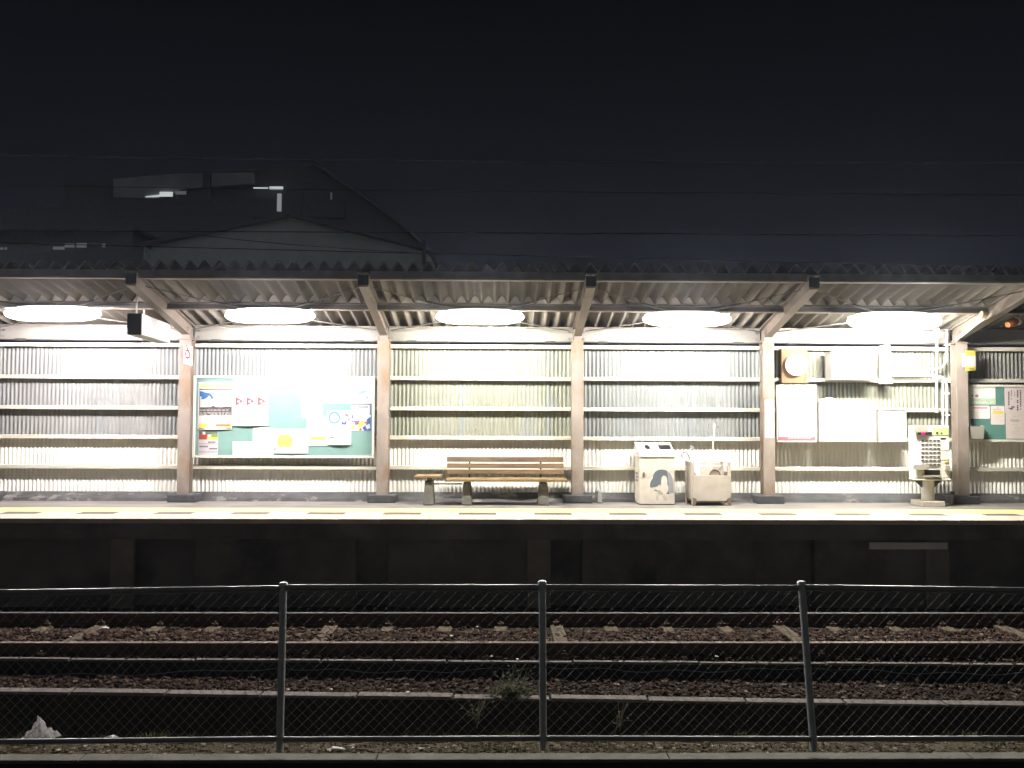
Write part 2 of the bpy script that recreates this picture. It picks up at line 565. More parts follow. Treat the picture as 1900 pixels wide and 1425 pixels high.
n = 11500
px_ = rng.uniform(-7.6, 7.9, n)
py_ = rng.uniform(8.68, 9.86, n)
sz = rng.uniform(0.018, 0.043, n)
keep = np.ones(n, bool)
for X in sleepx:
    keep &= ~((np.abs(px_ - X) < 0.10) & (py_ > 9.70 + rng.uniform(-0.1, 0.05, n)))
for X in longx:
    keep &= ~((np.abs(px_ - X) < 0.11) & (rng.uniform(0, 1, n) < 0.80))
zz = np.where(py_ > 9.66, -1.188, -1.172) + rng.uniform(-0.012, 0.016, n)
P = np.stack([px_, py_, zz], 1)[keep]; S = sz[keep]
n2 = 4950                                    # shelf between the edgings
t = rng.uniform(0, 1, n2)
s = rng.uniform(0.08, 0.93, n2) ** 0.8
ax = P1a.x + (P1b.x - P1a.x) * t; ay = P1a.y + (P1b.y - P1a.y) * t - 0.085
bx = P2a.x + (P2b.x - P2a.x) * t; by = P2a.y + (P2b.y - P2a.y) * t
Q = np.stack([ax + (bx - ax) * s, ay + (by - ay) * s, -1.312 + rng.uniform(-0.012, 0.016, n2)], 1)
P = np.concatenate([P, Q]); S = np.concatenate([S, rng.uniform(0.014, 0.034, n2)])
n3 = 620                                     # strays in front of rail two, on the edging
t = rng.uniform(0, 1, n3)
Q = np.stack([P1a.x + (P1b.x - P1a.x) * t, P1a.y + (P1b.y - P1a.y) * t + rng.uniform(-0.03, 0.12, n3), np.full(n3, -1.15) + rng.uniform(-0.008, 0.006, n3)], 1)
P = np.concatenate([P, Q]); S = np.concatenate([S, rng.uniform(0.008, 0.020, n3)])
stones('ballast', P, S, M_STONE)

# ================================================================== PLATFORM SHELTER
ROOFZ = lambda y: 3.368 - 0.237 * (y - 11.04)            # underside of the roof sheets
Y_PF = 12.95                                 # front of the posts
post_px = [-29, 341, 710, 1072, 1427, 1787, 2150]
PX = [U(p, 780, Y_PF).x for p in post_px]
shelter = thing('platform_shelter', 'long station shelter with beige posts, corrugated back wall and sloping slate roof', 'shelter', (0, 13.0, 0))
gz = [U(890, p, 13.2).z for p in (643, 702.5, 758.5, 813, 868.5)]
z_sheet0 = U(890, 914, Y_WALL).z


def corr(x0, x1, z0, z1, y, p=0.0665, amp=0.0094, seg=10):
    n = int((x1 - x0) / p * seg) + 1
    b = MB()
    vs = []
    for i in range(n + 1):
        xx = min(x0 + i * p / seg, x1)
        yy = y + amp * math.sin(2 * PI * xx / p)
        vs += [(xx, yy, z0), (xx, yy, z1)]
    b.add(vs, [(2 * i, 2 * i + 2, 2 * i + 3, 2 * i + 1) for i in range(n)], 0, True)
    return b


up_mats = []
for i, c in enumerate([(0.208, 0.21, 0.206), (0.202, 0.214, 0.212), (0.218, 0.224, 0.186), (0.198, 0.209, 0.204), (0.208, 0.21, 0.172), (0.165, 0.163, 0.152)]):
    up_mats.append(mat('upper_sheet_%s' % 'abcdef'[i], c, rough=0.45, var=0.09, vscale=1.0, stretch=(3.2, 0.01, 0.3), bump=0.12, bscale=50, spec=0.35,
                       patch=tuple(q * 0.86 for q in (0.24, 0.265, 0.28)), pscale=1.3, plow=0.55, phigh=0.7))
M_LOW = mat('lower_sheet_cream', (0.84, 0.82, 0.76), rough=0.5, var=0.05, vscale=1.2, stretch=(4, 0.01, 0.6), bump=0.1,
            patch=(0.58, 0.52, 0.44), pscale=2.5, plow=0.66, phigh=0.8)
for i in range(6):
    xa, xb = PX[i] + (0.001 if i else -0.9), PX[i + 1] - (0.001 if i < 5 else -0.5)
    corr(xa, xb, gz[3] - 0.005, gz[0] + 0.03, Y_WALL).build('upper_panel', up_mats[i], shelter, fix=False)
    corr(xa, xb, z_sheet0, gz[3] - 0.003, Y_WALL).build('lower_panel', M_LOW, shelter, fix=False)
    for k, z in enumerate(gz):
        b = MB()
        ja, jb = z + random.uniform(-0.005, 0.005), z + random.uniform(-0.005, 0.005)
        qa, qb = PX[i] + (0.004 if i else -0.9), PX[i + 1] - 0.004
        b.hexa([(qa, 13.185, ja - .031), (qb, 13.185, jb - .031), (qb, 13.285, jb - .031), (qa, 13.285, ja - .031)], [(qa, 13.185, ja + .031), (qb, 13.185, jb + .031), (qb, 13.285, jb + .031), (qa, 13.285, ja + .031)])
        b.build('girt', M_CREAM, shelter, bevel=0.006)
    # bright fascia panel between wall and roof, a dark tie rod in the gap below it
    zf0, zf1 = U(890, 633.5, 13.2).z, U(890, 609.5, 13.2).z
    b = MB()
    b.box(PX[i] + 0.055, PX[i + 1] - 0.055, 13.19, 13.22, zf0, zf1)
    fa = b.build('fascia_panel', M_FASCIA, shelter, bevel=0.004)
    MB().box(PX[i] + 0.055, PX[i + 1] - 0.055, 13.14, 13.30, zf1 + 0.002, zf1 + 0.022).build('wall_plate', M_STEEL, shelter)
    for sx_ in (PX[i] + 0.12, PX[i + 1] - 0.12):
        for zz in (zf0 + 0.05, zf0 + 0.15):
            b = MB(); b.disc((sx_, 13.172, zz), 0.016, n=10, d=0.016)
            sub(b.build('bolt', M_BOLT, shelter), fa, shelter)
    b = MB()
    zr = zf0 - 0.012
    b.tube([(PX[i] + 0.05, 13.12, zr), (PX[i + 1] - 0.05, 13.12, zr - 0.004)], 0.011, 8)
    for sx_, sg in ((PX[i] + 0.35, 1), (PX[i + 1] - 0.35, -1)):
        b.tube([(sx_, 13.12, zr), (sx_ + sg * 0.16, 13.12, zr)], 0.022, 8)
    b.build('tie_rod', M_DARK, shelter)

# posts with footings; the rafters they carry
for i, X in enumerate(PX):
    b = MB()
    w = 0.093
    b.box(X - w, X + w, Y_PF, Y_PF + 0.018, 0.125, 2.60)   # front flange
    b.box(X - w, X + w, Y_PF + 0.162, Y_PF + 0.18, 0.125, 2.60)
    b.box(X - 0.012, X + 0.012, Y_PF + 0.018, Y_PF + 0.162, 0.125, 2.60)
    p = b.build('post', M_POST, shelter, bevel=0.004)
    f = MB()
    f.box(X - 0.225, X + 0.225, Y_PF - 0.06, 13.24, -0.003, 0.13)
    sub(f.build('footing', M_FOOT, shelter, bevel=0.018), p, shelter)
    c = MB()
    c.box(X - 0.06, X + 0.06, Y_PF + 0.02, Y_PF + 0.17, 2.603, ROOFZ(13.05) - 0.1)
    c.box(X - 0.11, X + 0.11, Y_PF - 0.01, Y_PF + 0.19, 2.585, 2.605)
    sub(c.build('bracket', M_STEEL, shelter, bevel=0.003), p, shelter)
    # rafter: web plate and flanges, deeper towards the post
    yf, yr = 11.03, 13.18
    tf, tr = ROOFZ(yf) - 0.035, ROOFZ(yr) - 0.035
    bf, br = 3.165, 2.635
    b = MB()
    b.prism([(X - 0.009, yf, tf), (X - 0.009, yf, bf), (X - 0.009, yr, br), (X - 0.009, yr, tr)], (0.018, 0, 0))
    for zf_, zr_, up in ((bf, br, -0.018), (tf, tr, 0.018)):
        b.prism([(X - 0.062, yf, zf_), (X - 0.062, yr, zr_), (X - 0.062, yr, zr_ + up), (X - 0.062, yf, zf_ + up)], (0.124, 0, 0))
    rf = b.build('rafter', M_STEEL, shelter)
    c = MB()
    c.box(X - 0.072, X + 0.072, yf - 0.016, yf - 0.002, bf + 0.005, 3.31)
    sub(c.build('end_plate', mat('plate_black', (0.02, 0.021, 0.022), rough=0.7), shelter), rf, shelter)

for i in range(6):
    xa, xb = PX[i] + 0.085, PX[i + 1] - 0.085
    b = MB()                                 # eave channel: dark web outside, pale flange underneath
    b.box(xa, xb, 11.05, 11.062, 3.272, 3.368, 0)
    b.box(xa, xb, 11.062, 11.15, 3.356, 3.368, 0)
    b.box(xa, xb, 11.05, 11.175, 3.254, 3.268, 1)
    b.build('eave_beam', [mat('eave_paint', (0.24, 0.22, 0.19), rough=0.7, var=0.2), M_STEEL], shelter)
    b = MB()
    zp = 3.022
    xa, xb = PX[i] + 0.012, PX[i + 1] - 0.012
    b.box(xa, xb, 12.2, 12.208, zp - 0.034, zp + 0.034, 0)
    b.box(xa, xb, 12.165, 12.29, zp + 0.034, zp + 0.046, 1)
    b.box(xa, xb, 12.165, 12.29, zp - 0.048, zp - 0.036, 1)
    b.build('purlin', [M_DARK, M_STEEL], shelter)
    for (xs, xe) in ((PX[i] + 0.1, PX[i + 1] - 0.12), (PX[i + 1] - 0.1, PX[i] + 0.12)):
        b = MB()
        A = Vector((xs, 11.25, 3.17)); B = Vector((xe, 13.0, 2.76))
        pts = []
        for q in range(13):
            t_ = q / 12
            p_ = A.lerp(B, t_)
            p_.z -= 0.05 * math.sin(PI * t_)
            pts.append(p_)
        b.tube(pts, 0.0085, 6)
        b.tube([pts[3], pts[4]], 0.017, 6)
        b.build('brace_rod', mat('rod_steel', (0.11, 0.10, 0.09), rough=0.6), shelter)


def wave(xx, p=0.203, amp=0.112):
    c = 0.5 + 0.5 * math.cos(2 * PI * xx / p)
    return amp * c ** 0.85


def corr_roof(x0, x1, yf, yr, dz, p=0.203, th=0.014, seg=12):
    n = int((x1 - x0) / p * seg)
    b = MB()
    vs = []
    for i in range(n + 1):
        xx = x0 + i * p / seg
        h = wave(xx)
        for yy in (yf, yr):
            z = ROOFZ(yy) + h + dz
            vs += [(xx, yy, z), (xx, yy, z + th)]
    fs = []
    for i in range(n):
        a, c = i * 4, i * 4 + 4
        fs += [(a, c, c + 2, a + 2), (a + 1, a + 3, c + 3, c + 1), (a, a + 1, c + 1, c), (a + 2, c + 2, c + 3, a + 3)]
    b.add(vs, fs, 0, False)
    return b


def filler(x0, x1, y, th, p=0.203, seg=12):   # closing strip that fills the waves above a beam
    n = int((x1 - x0) / p * seg)
    b = MB()
    vs = []
    for i in range(n + 1):
        xx = x0 + i * p / seg
        z0 = ROOFZ(y) - 0.006
        z1 = ROOFZ(y) + wave(xx) - 0.002
        vs += [(xx, y, z0), (xx, y, z1), (xx, y + th, z0), (xx, y + th, z1)]
    fs = []
    for i in range(n):
        a, c = i * 4, i * 4 + 4
        fs += [(a, c, c + 1, a + 1), (a + 2, a + 3, c + 3, c + 2), (a + 1, c + 1, c + 3, a + 3), (a, a + 2, c + 2, c)]
    b.add(vs, fs, 0, False)
    return b


RX = -9.2 - (-9.2 % 0.203)
corr_roof(RX, 9.6, 11.02, 13.55, 0.0).build('roof_sheet', M_ROOF, shelter, fix=False)
filler(RX, 9.6, 11.055, 0.03).build('eave_filler', mat('filler_brown', (0.04, 0.038, 0.035), rough=0.9, var=0.2), shelter, fix=False)
filler(RX, 9.6, 12.21, 0.03).build('purlin_filler', mat('filler_pale', (0.50, 0.46, 0.40), rough=0.8, var=0.2), shelter, fix=False)

# rough broken concrete curb under the wall
b = MB()
nn = 420
zc = z_sheet0 + 0.006
vs = []
for i in range(nn + 1):
    xx = -9.3 + 18.9 * i / nn
    w1 = mnoise.noise((xx * 1.9, 1, 0)) * 0.05 + mnoise.noise((xx * 7, 4, 0)) * 0.022
    w2 = mnoise.noise((xx * 2.7, 8, 0)) * 0.018
    vs += [(xx, 13.09 + w1, -0.01), (xx, 13.12 + w1 * 0.8, 0.05 + w2), (xx, 13.20, zc - 0.03 + w2), (xx, 13.25, zc), (xx, 13.42, zc)]
b.add(vs, [(i * 5 + j, (i + 1) * 5 + j, (i + 1) * 5 + j + 1, i * 5 + j + 1) for i in range(nn) for j in range(4)], 0, False)
b.build('curb', M_CURB, shelter)

# ================================================================== LAMPS
TINT = [(1.0, 0.925, 0.915), (1.0, 0.94, 0.925), (1.0, 0.965, 0.86), (1.0, 0.95, 0.90), (1.0, 0.96, 0.87)]


def bloom_mat(i):                            # see-through glowing shell, added to stand in for bloom round the tube
    m = bpy.data.materials.new('lamp_bloom')
    m.use_nodes = True
    nt = m.node_tree
    nt.nodes.clear()
    o = nt.nodes.new('ShaderNodeOutputMaterial')
    t = nt.nodes.new('ShaderNodeBsdfTransparent')
    e = nt.nodes.new('ShaderNodeEmission')
    a = nt.nodes.new('ShaderNodeAddShader')
    e.inputs['Color'].default_value = TINT[i] + (1,)
    e.inputs['Strength'].default_value = 1.7
    nt.links.new(t.outputs[0], a.inputs[0]); nt.links.new(e.outputs[0], a.inputs[1])
    nt.links.new(a.outputs[0], o.inputs['Surface'])
    return m


M_HOUS = mat('lamp_housing_white', (0.7, 0.69, 0.66), rough=0.4, var=0.05)
lamp_lab = ['glowing strip lamp under the roof nearest the hanging sign with the black end',
            'glowing strip lamp under the roof above the green noticeboard',
            'glowing strip lamp under the roof above the wooden bench',
            'glowing strip lamp under the roof above the litter bin and umbrella box',
            'glowing strip lamp under the roof above the ticket machine and cabinets']
Y_L = 11.80
for i, (xa, xb, yc) in enumerate(((8, 188, 582), (417, 585, 586), (808, 973, 588), (1192, 1357, 592), (1572, 1747, 596))):
    A, B = U(xa, yc, Y_L), U(xb, yc, Y_L)
    c = (A + B) / 2
    hl = (B - A).length / 2
    root = thing('strip_lamp', lamp_lab[i], 'lamp', (c.x, c.y, c.z + 0.13), 'strip lamps under the shelter roof')
    b = MB()
    nseg, nr = 44, 26
    vs = []
    for j in range(nseg + 1):
        t_ = -1 + 2 * j / nseg
        t_ = math.copysign(1 - (1 - abs(t_)) ** 1.6, t_)
        rr = (0.14 if i == 4 else 0.117) * max(0.004, 1 - abs(t_) ** 3.6) ** 0.5
        for k in range(nr):
            a_ = 2 * PI * k / nr
            vs.append((c.x + hl * t_, c.y + rr * 1.25 * math.cos(a_), c.z + rr * math.sin(a_)))
    b.add(vs, [(j * nr + k, (j + 1) * nr + k, (j + 1) * nr + (k + 1) % nr, j * nr + (k + 1) % nr) for j in range(nseg) for k in range(nr)], 0, True)
    b.add(vs[:nr], [tuple(range(nr))]); b.add(vs[-nr:], [tuple(range(nr))])
    b.build('bloom_shell', bloom_mat(i), root)  # glowing shell added in the shape of the tube's bloom
    b = MB(); b.tube([(c.x - hl * 0.86, c.y, c.z + 0.035), (c.x + hl * 0.86, c.y, c.z + 0.035)], 0.0165, 10)
    b.build('tube', glow('tube_light_%s' % 'abcde'[i], TINT[i], LAMP_L * (1.4 if i == 4 else 1.0)), root)
    b = MB()
    b.box(c.x - hl * 0.93, c.x + hl * 0.93, c.y - 0.125, c.y + 0.125, c.z + 0.064, c.z + 0.080)
    b.build('housing', M_HOUS, root, bevel=0.006)
    for sg in (-0.6, 0.6):
        b = MB()
        b.tube([(c.x + hl * sg, c.y, c.z + 0.088), (c.x + hl * sg, 12.20, 2.985)], 0.008, 6)
        b.build('hanger', M_DARK, root)

# ================================================================== PAPER AND SIGN HELPERS
def paper(name, label, cat, rect, Y, base=M_PAPER, patches=(), group=None, curl=0.0, th=0.003, rounded=0.0, polys=()):
    """A thin sheet with printed patches. rect and patches in photo pixels, Y the distance of its face."""
    x0, x1, z0, z1 = R4(*rect, Y)
    root = None
    mats = [base if not isinstance(base, tuple) else ink(*base)]
    b = MB()
    nx_, nz_ = 6, 8

    def bend(px_, pz_):
        v = (pz_ - z0) / (z1 - z0)
        u = (px_ - x0) / (x1 - x0)
        return -curl * (max(0.0, 0.4 - v) / 0.4) ** 2 * (0.35 + 0.65 * math.sin(PI * min(1, max(0, u))))
    if rounded > 0:
        r = rounded
        poly = []
        for cx, cz, a0 in ((x1 - r, z1 - r, 0), (x0 + r, z1 - r, 90), (x0 + r, z0 + r, 180), (x1 - r, z0 + r, 270)):
            for k in range(5):
                a = math.radians(a0 + k * 22.5)
                poly.append((cx + r * math.cos(a), Y, cz + r * math.sin(a)))
        b.prism(poly, (0, th, 0))
    else:
        vs = []
        for s_ in (0, th):
            for j in range(nz_ + 1):
                for i in range(nx_ + 1):
                    xx, zz = x0 + (x1 - x0) * i / nx_, z0 + (z1 - z0) * j / nz_
                    vs.append((xx, Y + s_ + bend(xx, zz), zz))
        o_ = (nx_ + 1) * (nz_ + 1)
        fs = []
        for j in range(nz_):
            for i in range(nx_):
                a = j * (nx_ + 1) + i
                fs += [(a, a + 1, a + nx_ + 2, a + nx_ + 1), (a + o_, a + o_ + nx_ + 1, a + o_ + nx_ + 2, a + o_ + 1)]
        for i in range(nx_):
            a = i; fs.append((a, a + o_, a + o_ + 1, a + 1))
            a = nz_ * (nx_ + 1) + i; fs.append((a, a + 1, a + o_ + 1, a + o_))
        for j in range(nz_):
            a = j * (nx_ + 1); fs.append((a, a + nx_ + 1, a + o_ + nx_ + 1, a + o_))
            a = a + nx_; fs.append((a, a + o_, a + o_ + nx_ + 1, a + nx_ + 1))
        b.add(vs, fs)
    lay = 0.0006
    for it in list(patches):
        (a0, b0, a1, b1), col = it[:2]
        m = ink(*col)
        if m not in mats:
            mats.append(m)
        X0, X1, Z0, Z1 = R4(a0, b0, a1, b1, Y)
        lay += 0.00012
        q = [(X0, Z0), (X1, Z0), (X1, Z1), (X0, Z1)]
        b.add([(p[0], Y - lay + bend(*p), p[1]) for p in q], [(0, 1, 2, 3)], mats.index(m))
    for pts, col in polys:
        m = ink(*col)
        if m not in mats:
            mats.append(m)
        lay += 0.00012
        q = [U(a_, b_, Y) for a_, b_ in pts]
        b.add([(p.x, Y - lay + bend(p.x, p.z), p.z) for p in q], [tuple(range(len(q)))], mats.index(m))
    o = b.build(name, mats, None, fix=False)
    # origin at the sheet itself
    cx, cz = (x0 + x1) / 2, z0
    for v in o.data.vertices:
        v.co -= Vector((cx, Y, cz))
    o.location = (cx, Y, cz)
    return tag(o, label, cat, group)


def circ(cx, cy, rx, ry=None, n=18, a0=0, a1=360):
    ry = ry or rx
    return [(cx + rx * math.cos(math.radians(a0 + (a1 - a0) * k / n)), cy + ry * math.sin(math.radians(a0 + (a1 - a0) * k / n))) for k in range(n if a1 - a0 >= 360 else n + 1)]


def lines(x0, x1, ys, h, col, gaps=True, word=6.0):
    """rows of tiny illegible print"""
    out = []
    for y in ys:
        x = x0
        while x < x1:
            w = random.uniform(0.5, 1.0) * word
            if random.random() > 0.18 or not gaps:
                out.append(((x, y - h / 2, min(x + w, x1), y + h / 2), col))
            x += w + random.uniform(0.25, 0.6) * word * 0.5
    return out


def vlines(xs, y0, y1, w, col, word=3.0):
    out = []
    for x in xs:
        y = y0
        while y < y1:
            h = random.uniform(0.6, 1.0) * word
            if random.random() > 0.1:
                out.append(((x - w / 2, y, x + w / 2, min(y + h, y1)), col))
            y += h + 0.8
    return out


def noticeboard(label, rect, Y, teal, root_name='noticeboard'):
    x0, x1, z0, z1 = R4(*rect, Y)
    root = thing(root_name, label, 'noticeboard', ((x0 + x1) / 2, Y, z0))
    fw = 0.038
    b = MB()
    b.box(x0 + fw, x1 - fw, Y + 0.022, Y + 0.05, z0 + fw, z1 - fw)
    b.build('board', teal, root)
    b = MB()
    b.box(x0, x1, Y, Y + 0.07, z1 - fw, z1)
    b.box(x0, x1, Y, Y + 0.07, z0, z0 + fw)
    b.box(x0, x0 + fw, Y, Y + 0.07, z0 + fw, z1 - fw)
    b.box(x1 - fw, x1, Y, Y + 0.07, z0 + fw, z1 - fw)
    b.build('frame', mat('board_frame', (0.72, 0.70, 0.62), rough=0.4, var=0.05), root, bevel=0.004)
    return root


# ------------------------------------------------------------------ left noticeboard and its posters
YB = 13.10
noticeboard('wide teal noticeboard in a white frame crowded with posters', (357.5, 698, 695, 850), YB,
            mat('teal_felt', (0.155, 0.275, 0.25), rough=0.85, var=0.06, vscale=4))
YP = YB + 0.018
K = (0.07, 0.065, 0.06); GY = (0.5, 0.48, 0.5)
wave = [(370, 726), (376, 726), (380, 728), (386, 728.5), (391, 730), (395, 735), (396, 740), (393, 741), (390, 735), (388, 734), (383, 739), (377, 741), (373, 740), (375, 737), (371, 735)]
crowd = lines(371, 428, (757, 761, 766, 769), 2.6, (0.62, 0.58, 0.58), word=7)
paper('framed_poster', 'poster with yellow bands, a blue shape and a dark crowd strip, in the noticeboard corner', 'poster',
      (367.5, 709, 431, 797), YP - 0.004,
      patches=[((372, 713, 430, 719.5), (0.80, 0.66, 0.22)), ((370, 721.5, 430.5, 723.5), (0.18, 0.14, 0.08)), ((370, 723, 371, 771), K), ((429.5, 723, 430.5, 755), K),
               ((371, 756, 430, 771), (0.17, 0.15, 0.15))] + crowd + [((370, 786, 429, 794), (0.80, 0.64, 0.12)), ((401, 787, 428, 791), (0.75, 0.35, 0.15)), ((369, 794, 429, 795.3), K)],
      polys=[(wave, (0.08, 0.28, 0.80)), ([(371, 756), (384, 755.3), (392, 755), (396, 752), (400, 755), (412, 755.5), (418, 754), (430, 754.5), (430, 758), (371, 758)], (0.16, 0.13, 0.13))], curl=0.02)
tri = []
for cx in (437, 457.5, 478.5):
    tri.append(([(cx, 736), (cx + 15, 744.5), (cx, 753)], (0.72, 0.12, 0.14)))
    tri.append((circ(cx + 6, 745, 2.6, 2.6, 10), (0.8, 0.78, 0.75)))
sm = [((x_, y_, x_ + w_, y_ + h_), GY) for x_, y_, w_, h_ in
      [(437, 726, 2, 4), (447, 726, 2, 4), (457, 726, 2, 4), (467, 714, 2, 3), (478, 714, 2, 3), (488, 714, 2, 3)]]
dk = [((x_, y_, x_ + w_, y_ + h_), (0.25, 0.24, 0.24)) for x_, y_, w_, h_ in
      [(467, 758, 2, 5), (470, 760, 2, 2), (477, 758, 2, 5), (480, 760, 2, 2), (488, 758, 1.5, 5), (437, 769, 2, 5), (440, 771, 2, 2), (447, 769, 2, 5), (450, 771, 2, 2), (457, 769, 2, 5), (460, 771, 2, 2), (481, 780.5, 2, 1.6), (486, 780.5, 2, 1.6), (491, 780.5, 2, 1.6)]]
paper('poster', 'white poster with a row of three red triangles', 'poster', (432, 702, 498, 790), YP, patches=sm + dk, polys=tri, curl=0.035)
paper('leaflet', 'narrow leaflet with a red and yellow top above grey text blocks', 'leaflet', (368, 799, 404.5, 847), YP, base=(0.70, 0.66, 0.70),
      patches=[((369, 800, 404, 806), (0.20, 0.24, 0.18)), ((376, 801, 381, 806), (0.75, 0.72, 0.66)), ((392, 804, 404, 812), (0.30, 0.48, 0.22)), ((369, 806, 385, 815.5), (0.70, 0.10, 0.09)), ((384, 811, 404, 815.5), (0.82, 0.64, 0.06)),
               ((386, 819, 400, 822), (0.40, 0.36, 0.40)), ((370, 827, 386, 830), (0.38, 0.34, 0.36)), ((388, 831, 403, 834), (0.38, 0.34, 0.36)),
               ((368.5, 838, 404, 839), (0.45, 0.4, 0.42)), ((368.5, 823, 404, 824), (0.5, 0.45, 0.48)), ((385, 844.5, 404, 847), (0.14, 0.12, 0.12)), ((368.5, 845, 384, 847), (0.4, 0.36, 0.36))])
paper('notice_sheet', 'small white sheet with faint grey print beside the leaflet, low on the teal noticeboard', 'notice', (431.5, 819, 471, 847), YP,
      patches=lines(435, 468, (835, 838), 1.6, (0.66, 0.65, 0.68)) + vlines([437, 442, 447, 452, 457, 462], 829, 841, 1.6, (0.69, 0.68, 0.70), 3))
paper('notice_sheet', 'blank white sheet with rounded corners standing taller than the faint printed one beside it', 'notice', (469, 793, 508, 847), YP - 0.004, patches=[((470, 838, 475, 839.4), (0.5, 0.5, 0.5))], rounded=0.03)
paper('poster', 'white poster with a yellow round blob, bottom middle of the teal noticeboard', 'poster', (508, 795, 572, 841), YP,
      patches=lines(519, 542, (817, 821.5), 0.9, (0.55, 0.45, 0.2)) + [((508.5, 830, 512, 836), (0.55, 0.55, 0.56))],
      polys=[(circ(529, 819, 15, 12, 20) if False else [(515, 815), (519, 808), (528, 806), (538, 808), (543, 814), (543, 824), (537, 831), (527, 829), (519, 831), (514, 823)], (0.84, 0.72, 0.14))], curl=0.02)
paper('banner_sheet', 'wide blank white sheet along the noticeboard top, between the triangles poster and the swirl', 'poster', (500, 701, 604, 719), YP + 0.0015)
paper('poster', 'wide white poster with a pale blue swirl, top corner of the teal noticeboard', 'poster', (558, 703, 692, 748), YP,
      patches=lines(629, 641, (726, 730, 733), 0.9, (0.62, 0.58, 0.60)) + [((645, 728, 649, 734), (0.6, 0.52, 0.54)), ((617, 718, 621, 721.5), (0.60, 0.58, 0.60))],
      polys=[([(664, 733), (666, 727), (672, 724), (679, 724), (681, 728), (676, 728.5), (679, 731.5), (672, 731), (668, 732), (667, 737), (665, 738)], (0.42, 0.60, 0.82)), ([(676, 735), (682, 735), (684, 740), (679, 739)], (0.42, 0.58, 0.80))])
paper('notice_sheet', 'plain white sheet pinned above another white sheet, in the middle of the teal noticeboard', 'notice', (559, 745, 598, 775), YP - 0.003, patches=lines(577, 592, (754,), 1.0, (0.62, 0.6, 0.6)))
paper('notice_sheet', 'white sheet with a short yellow bar and thin grey chart lines', 'notice', (569, 772, 609, 827), YP - 0.006,
      patches=lines(576, 606, (797,), 1.2, (0.45, 0.43, 0.5)) + [((583.5, 797, 585, 808), (0.55, 0.52, 0.58)), ((576, 809.5, 603, 811), (0.6, 0.52, 0.6)), ((576, 811.5, 603, 816), (0.84, 0.68, 0.10)), ((580, 819, 588, 821), (0.68, 0.66, 0.7))])
paper('poster', 'white card with a blue ring and small red marks, beside the colourful poster', 'poster', (607, 762, 652, 798), YP - 0.003,
      patches=[((616, 771, 627, 776), (0.78, 0.79, 0.8)), ((633.5, 784, 643, 788), (0.10, 0.26, 0.72)), ((634, 782, 637, 784), (0.25, 0.2, 0.2)), ((639.5, 781.5, 643, 784), (0.55, 0.15, 0.14))]
      + lines(608, 650, (796.5,), 1.2, (0.5, 0.5, 0.46)),
      polys=[(circ(620.5, 775, 11, 11.5, 22), (0.16, 0.48, 0.80)), (circ(620.5, 775.5, 8, 8, 20), (0.78, 0.79, 0.8)), ([(614, 775.6), (627, 775.6), (627, 776.6), (614, 776.6)], (0.35, 0.6, 0.82)),
             ([(640, 767), (643, 768), (645, 770), (647, 770.5), (646.5, 773), (643.5, 772), (641, 770.5)], (0.75, 0.06, 0.06)), ([(645.5, 780), (647, 776.5), (649, 777.5), (648, 781)], (0.75, 0.08, 0.06))])
paper('poster', 'colourful blue, yellow and red poster at the edge of the teal noticeboard', 'poster', (651, 748.5, 688, 799), YP - 0.002, base=(0.74, 0.77, 0.80),
      patches=[((651.5, 749, 688, 751), (0.15, 0.12, 0.50)), ((686, 751, 688, 770), (0.16, 0.12, 0.52)), ((653, 757, 666, 758.5), (0.2, 0.5, 0.68)), ((664, 753, 683, 757.5), (0.48, 0.66, 0.48)),
               ((652, 770, 655.5, 777), (0.15, 0.42, 0.76)), ((679, 768.5, 682, 771), (0.05, 0.05, 0.07))],
      polys=[([(652, 781), (662, 780), (668, 781), (664, 786), (656, 790), (652, 789)], (0.30, 0.26, 0.62)), ([(680, 778), (688, 773), (688, 799), (676, 799), (672, 794), (680, 787)], (0.10, 0.20, 0.66)),
             ([(662, 788), (674, 780), (679, 786), (666, 795)], (0.86, 0.62, 0.10)), ([(660, 786), (668, 783), (666, 786), (661, 789)], (0.75, 0.10, 0.12)), ([(675, 782), (682, 783), (680, 786), (677, 786)], (0.80, 0.10, 0.10)),
             ([(651.5, 790), (658, 789), (660, 794), (656, 798), (651.5, 797)], (0.86, 0.70, 0.22)), ([(666, 797), (669, 794), (672, 797), (668, 799)], (0.82, 0.20, 0.06)), (circ(655.5, 785.5, 3, 3, 12), (0.8, 0.78, 0.8)), (circ(655.5, 785.5, 1.4, 1.4, 10), (0.4, 0.2, 0.5)),
             ([(678, 790), (686, 786), (687, 794), (681, 797)], (0.62, 0.70, 0.84)), ([(657, 751), (662, 752), (660, 755), (666, 757), (657, 756)], (0.84, 0.72, 0.2)), ([(676, 763), (683, 764), (685, 773), (680, 779), (674, 776)], (0.80, 0.80, 0.82))])
paper('notice_sheet', 'white sheet with a small dark logo and curled lower edge, under the blue ring card', 'notice', (608, 796, 651.5, 825), YP,
      patches=lines(632, 648, (805,), 1.2, (0.66, 0.66, 0.66)) + lines(632, 641, (813.5,), 1.2, (0.68, 0.68, 0.68)) + [((612.5, 811, 619, 813), (0.25, 0.25, 0.26)), ((610, 812, 613, 815), (0.5, 0.5, 0.5)), ((616, 810.5, 623, 812.5), (0.45, 0.45, 0.46)), ((621, 811, 625, 814), (0.6, 0.6, 0.6))], curl=0.04)

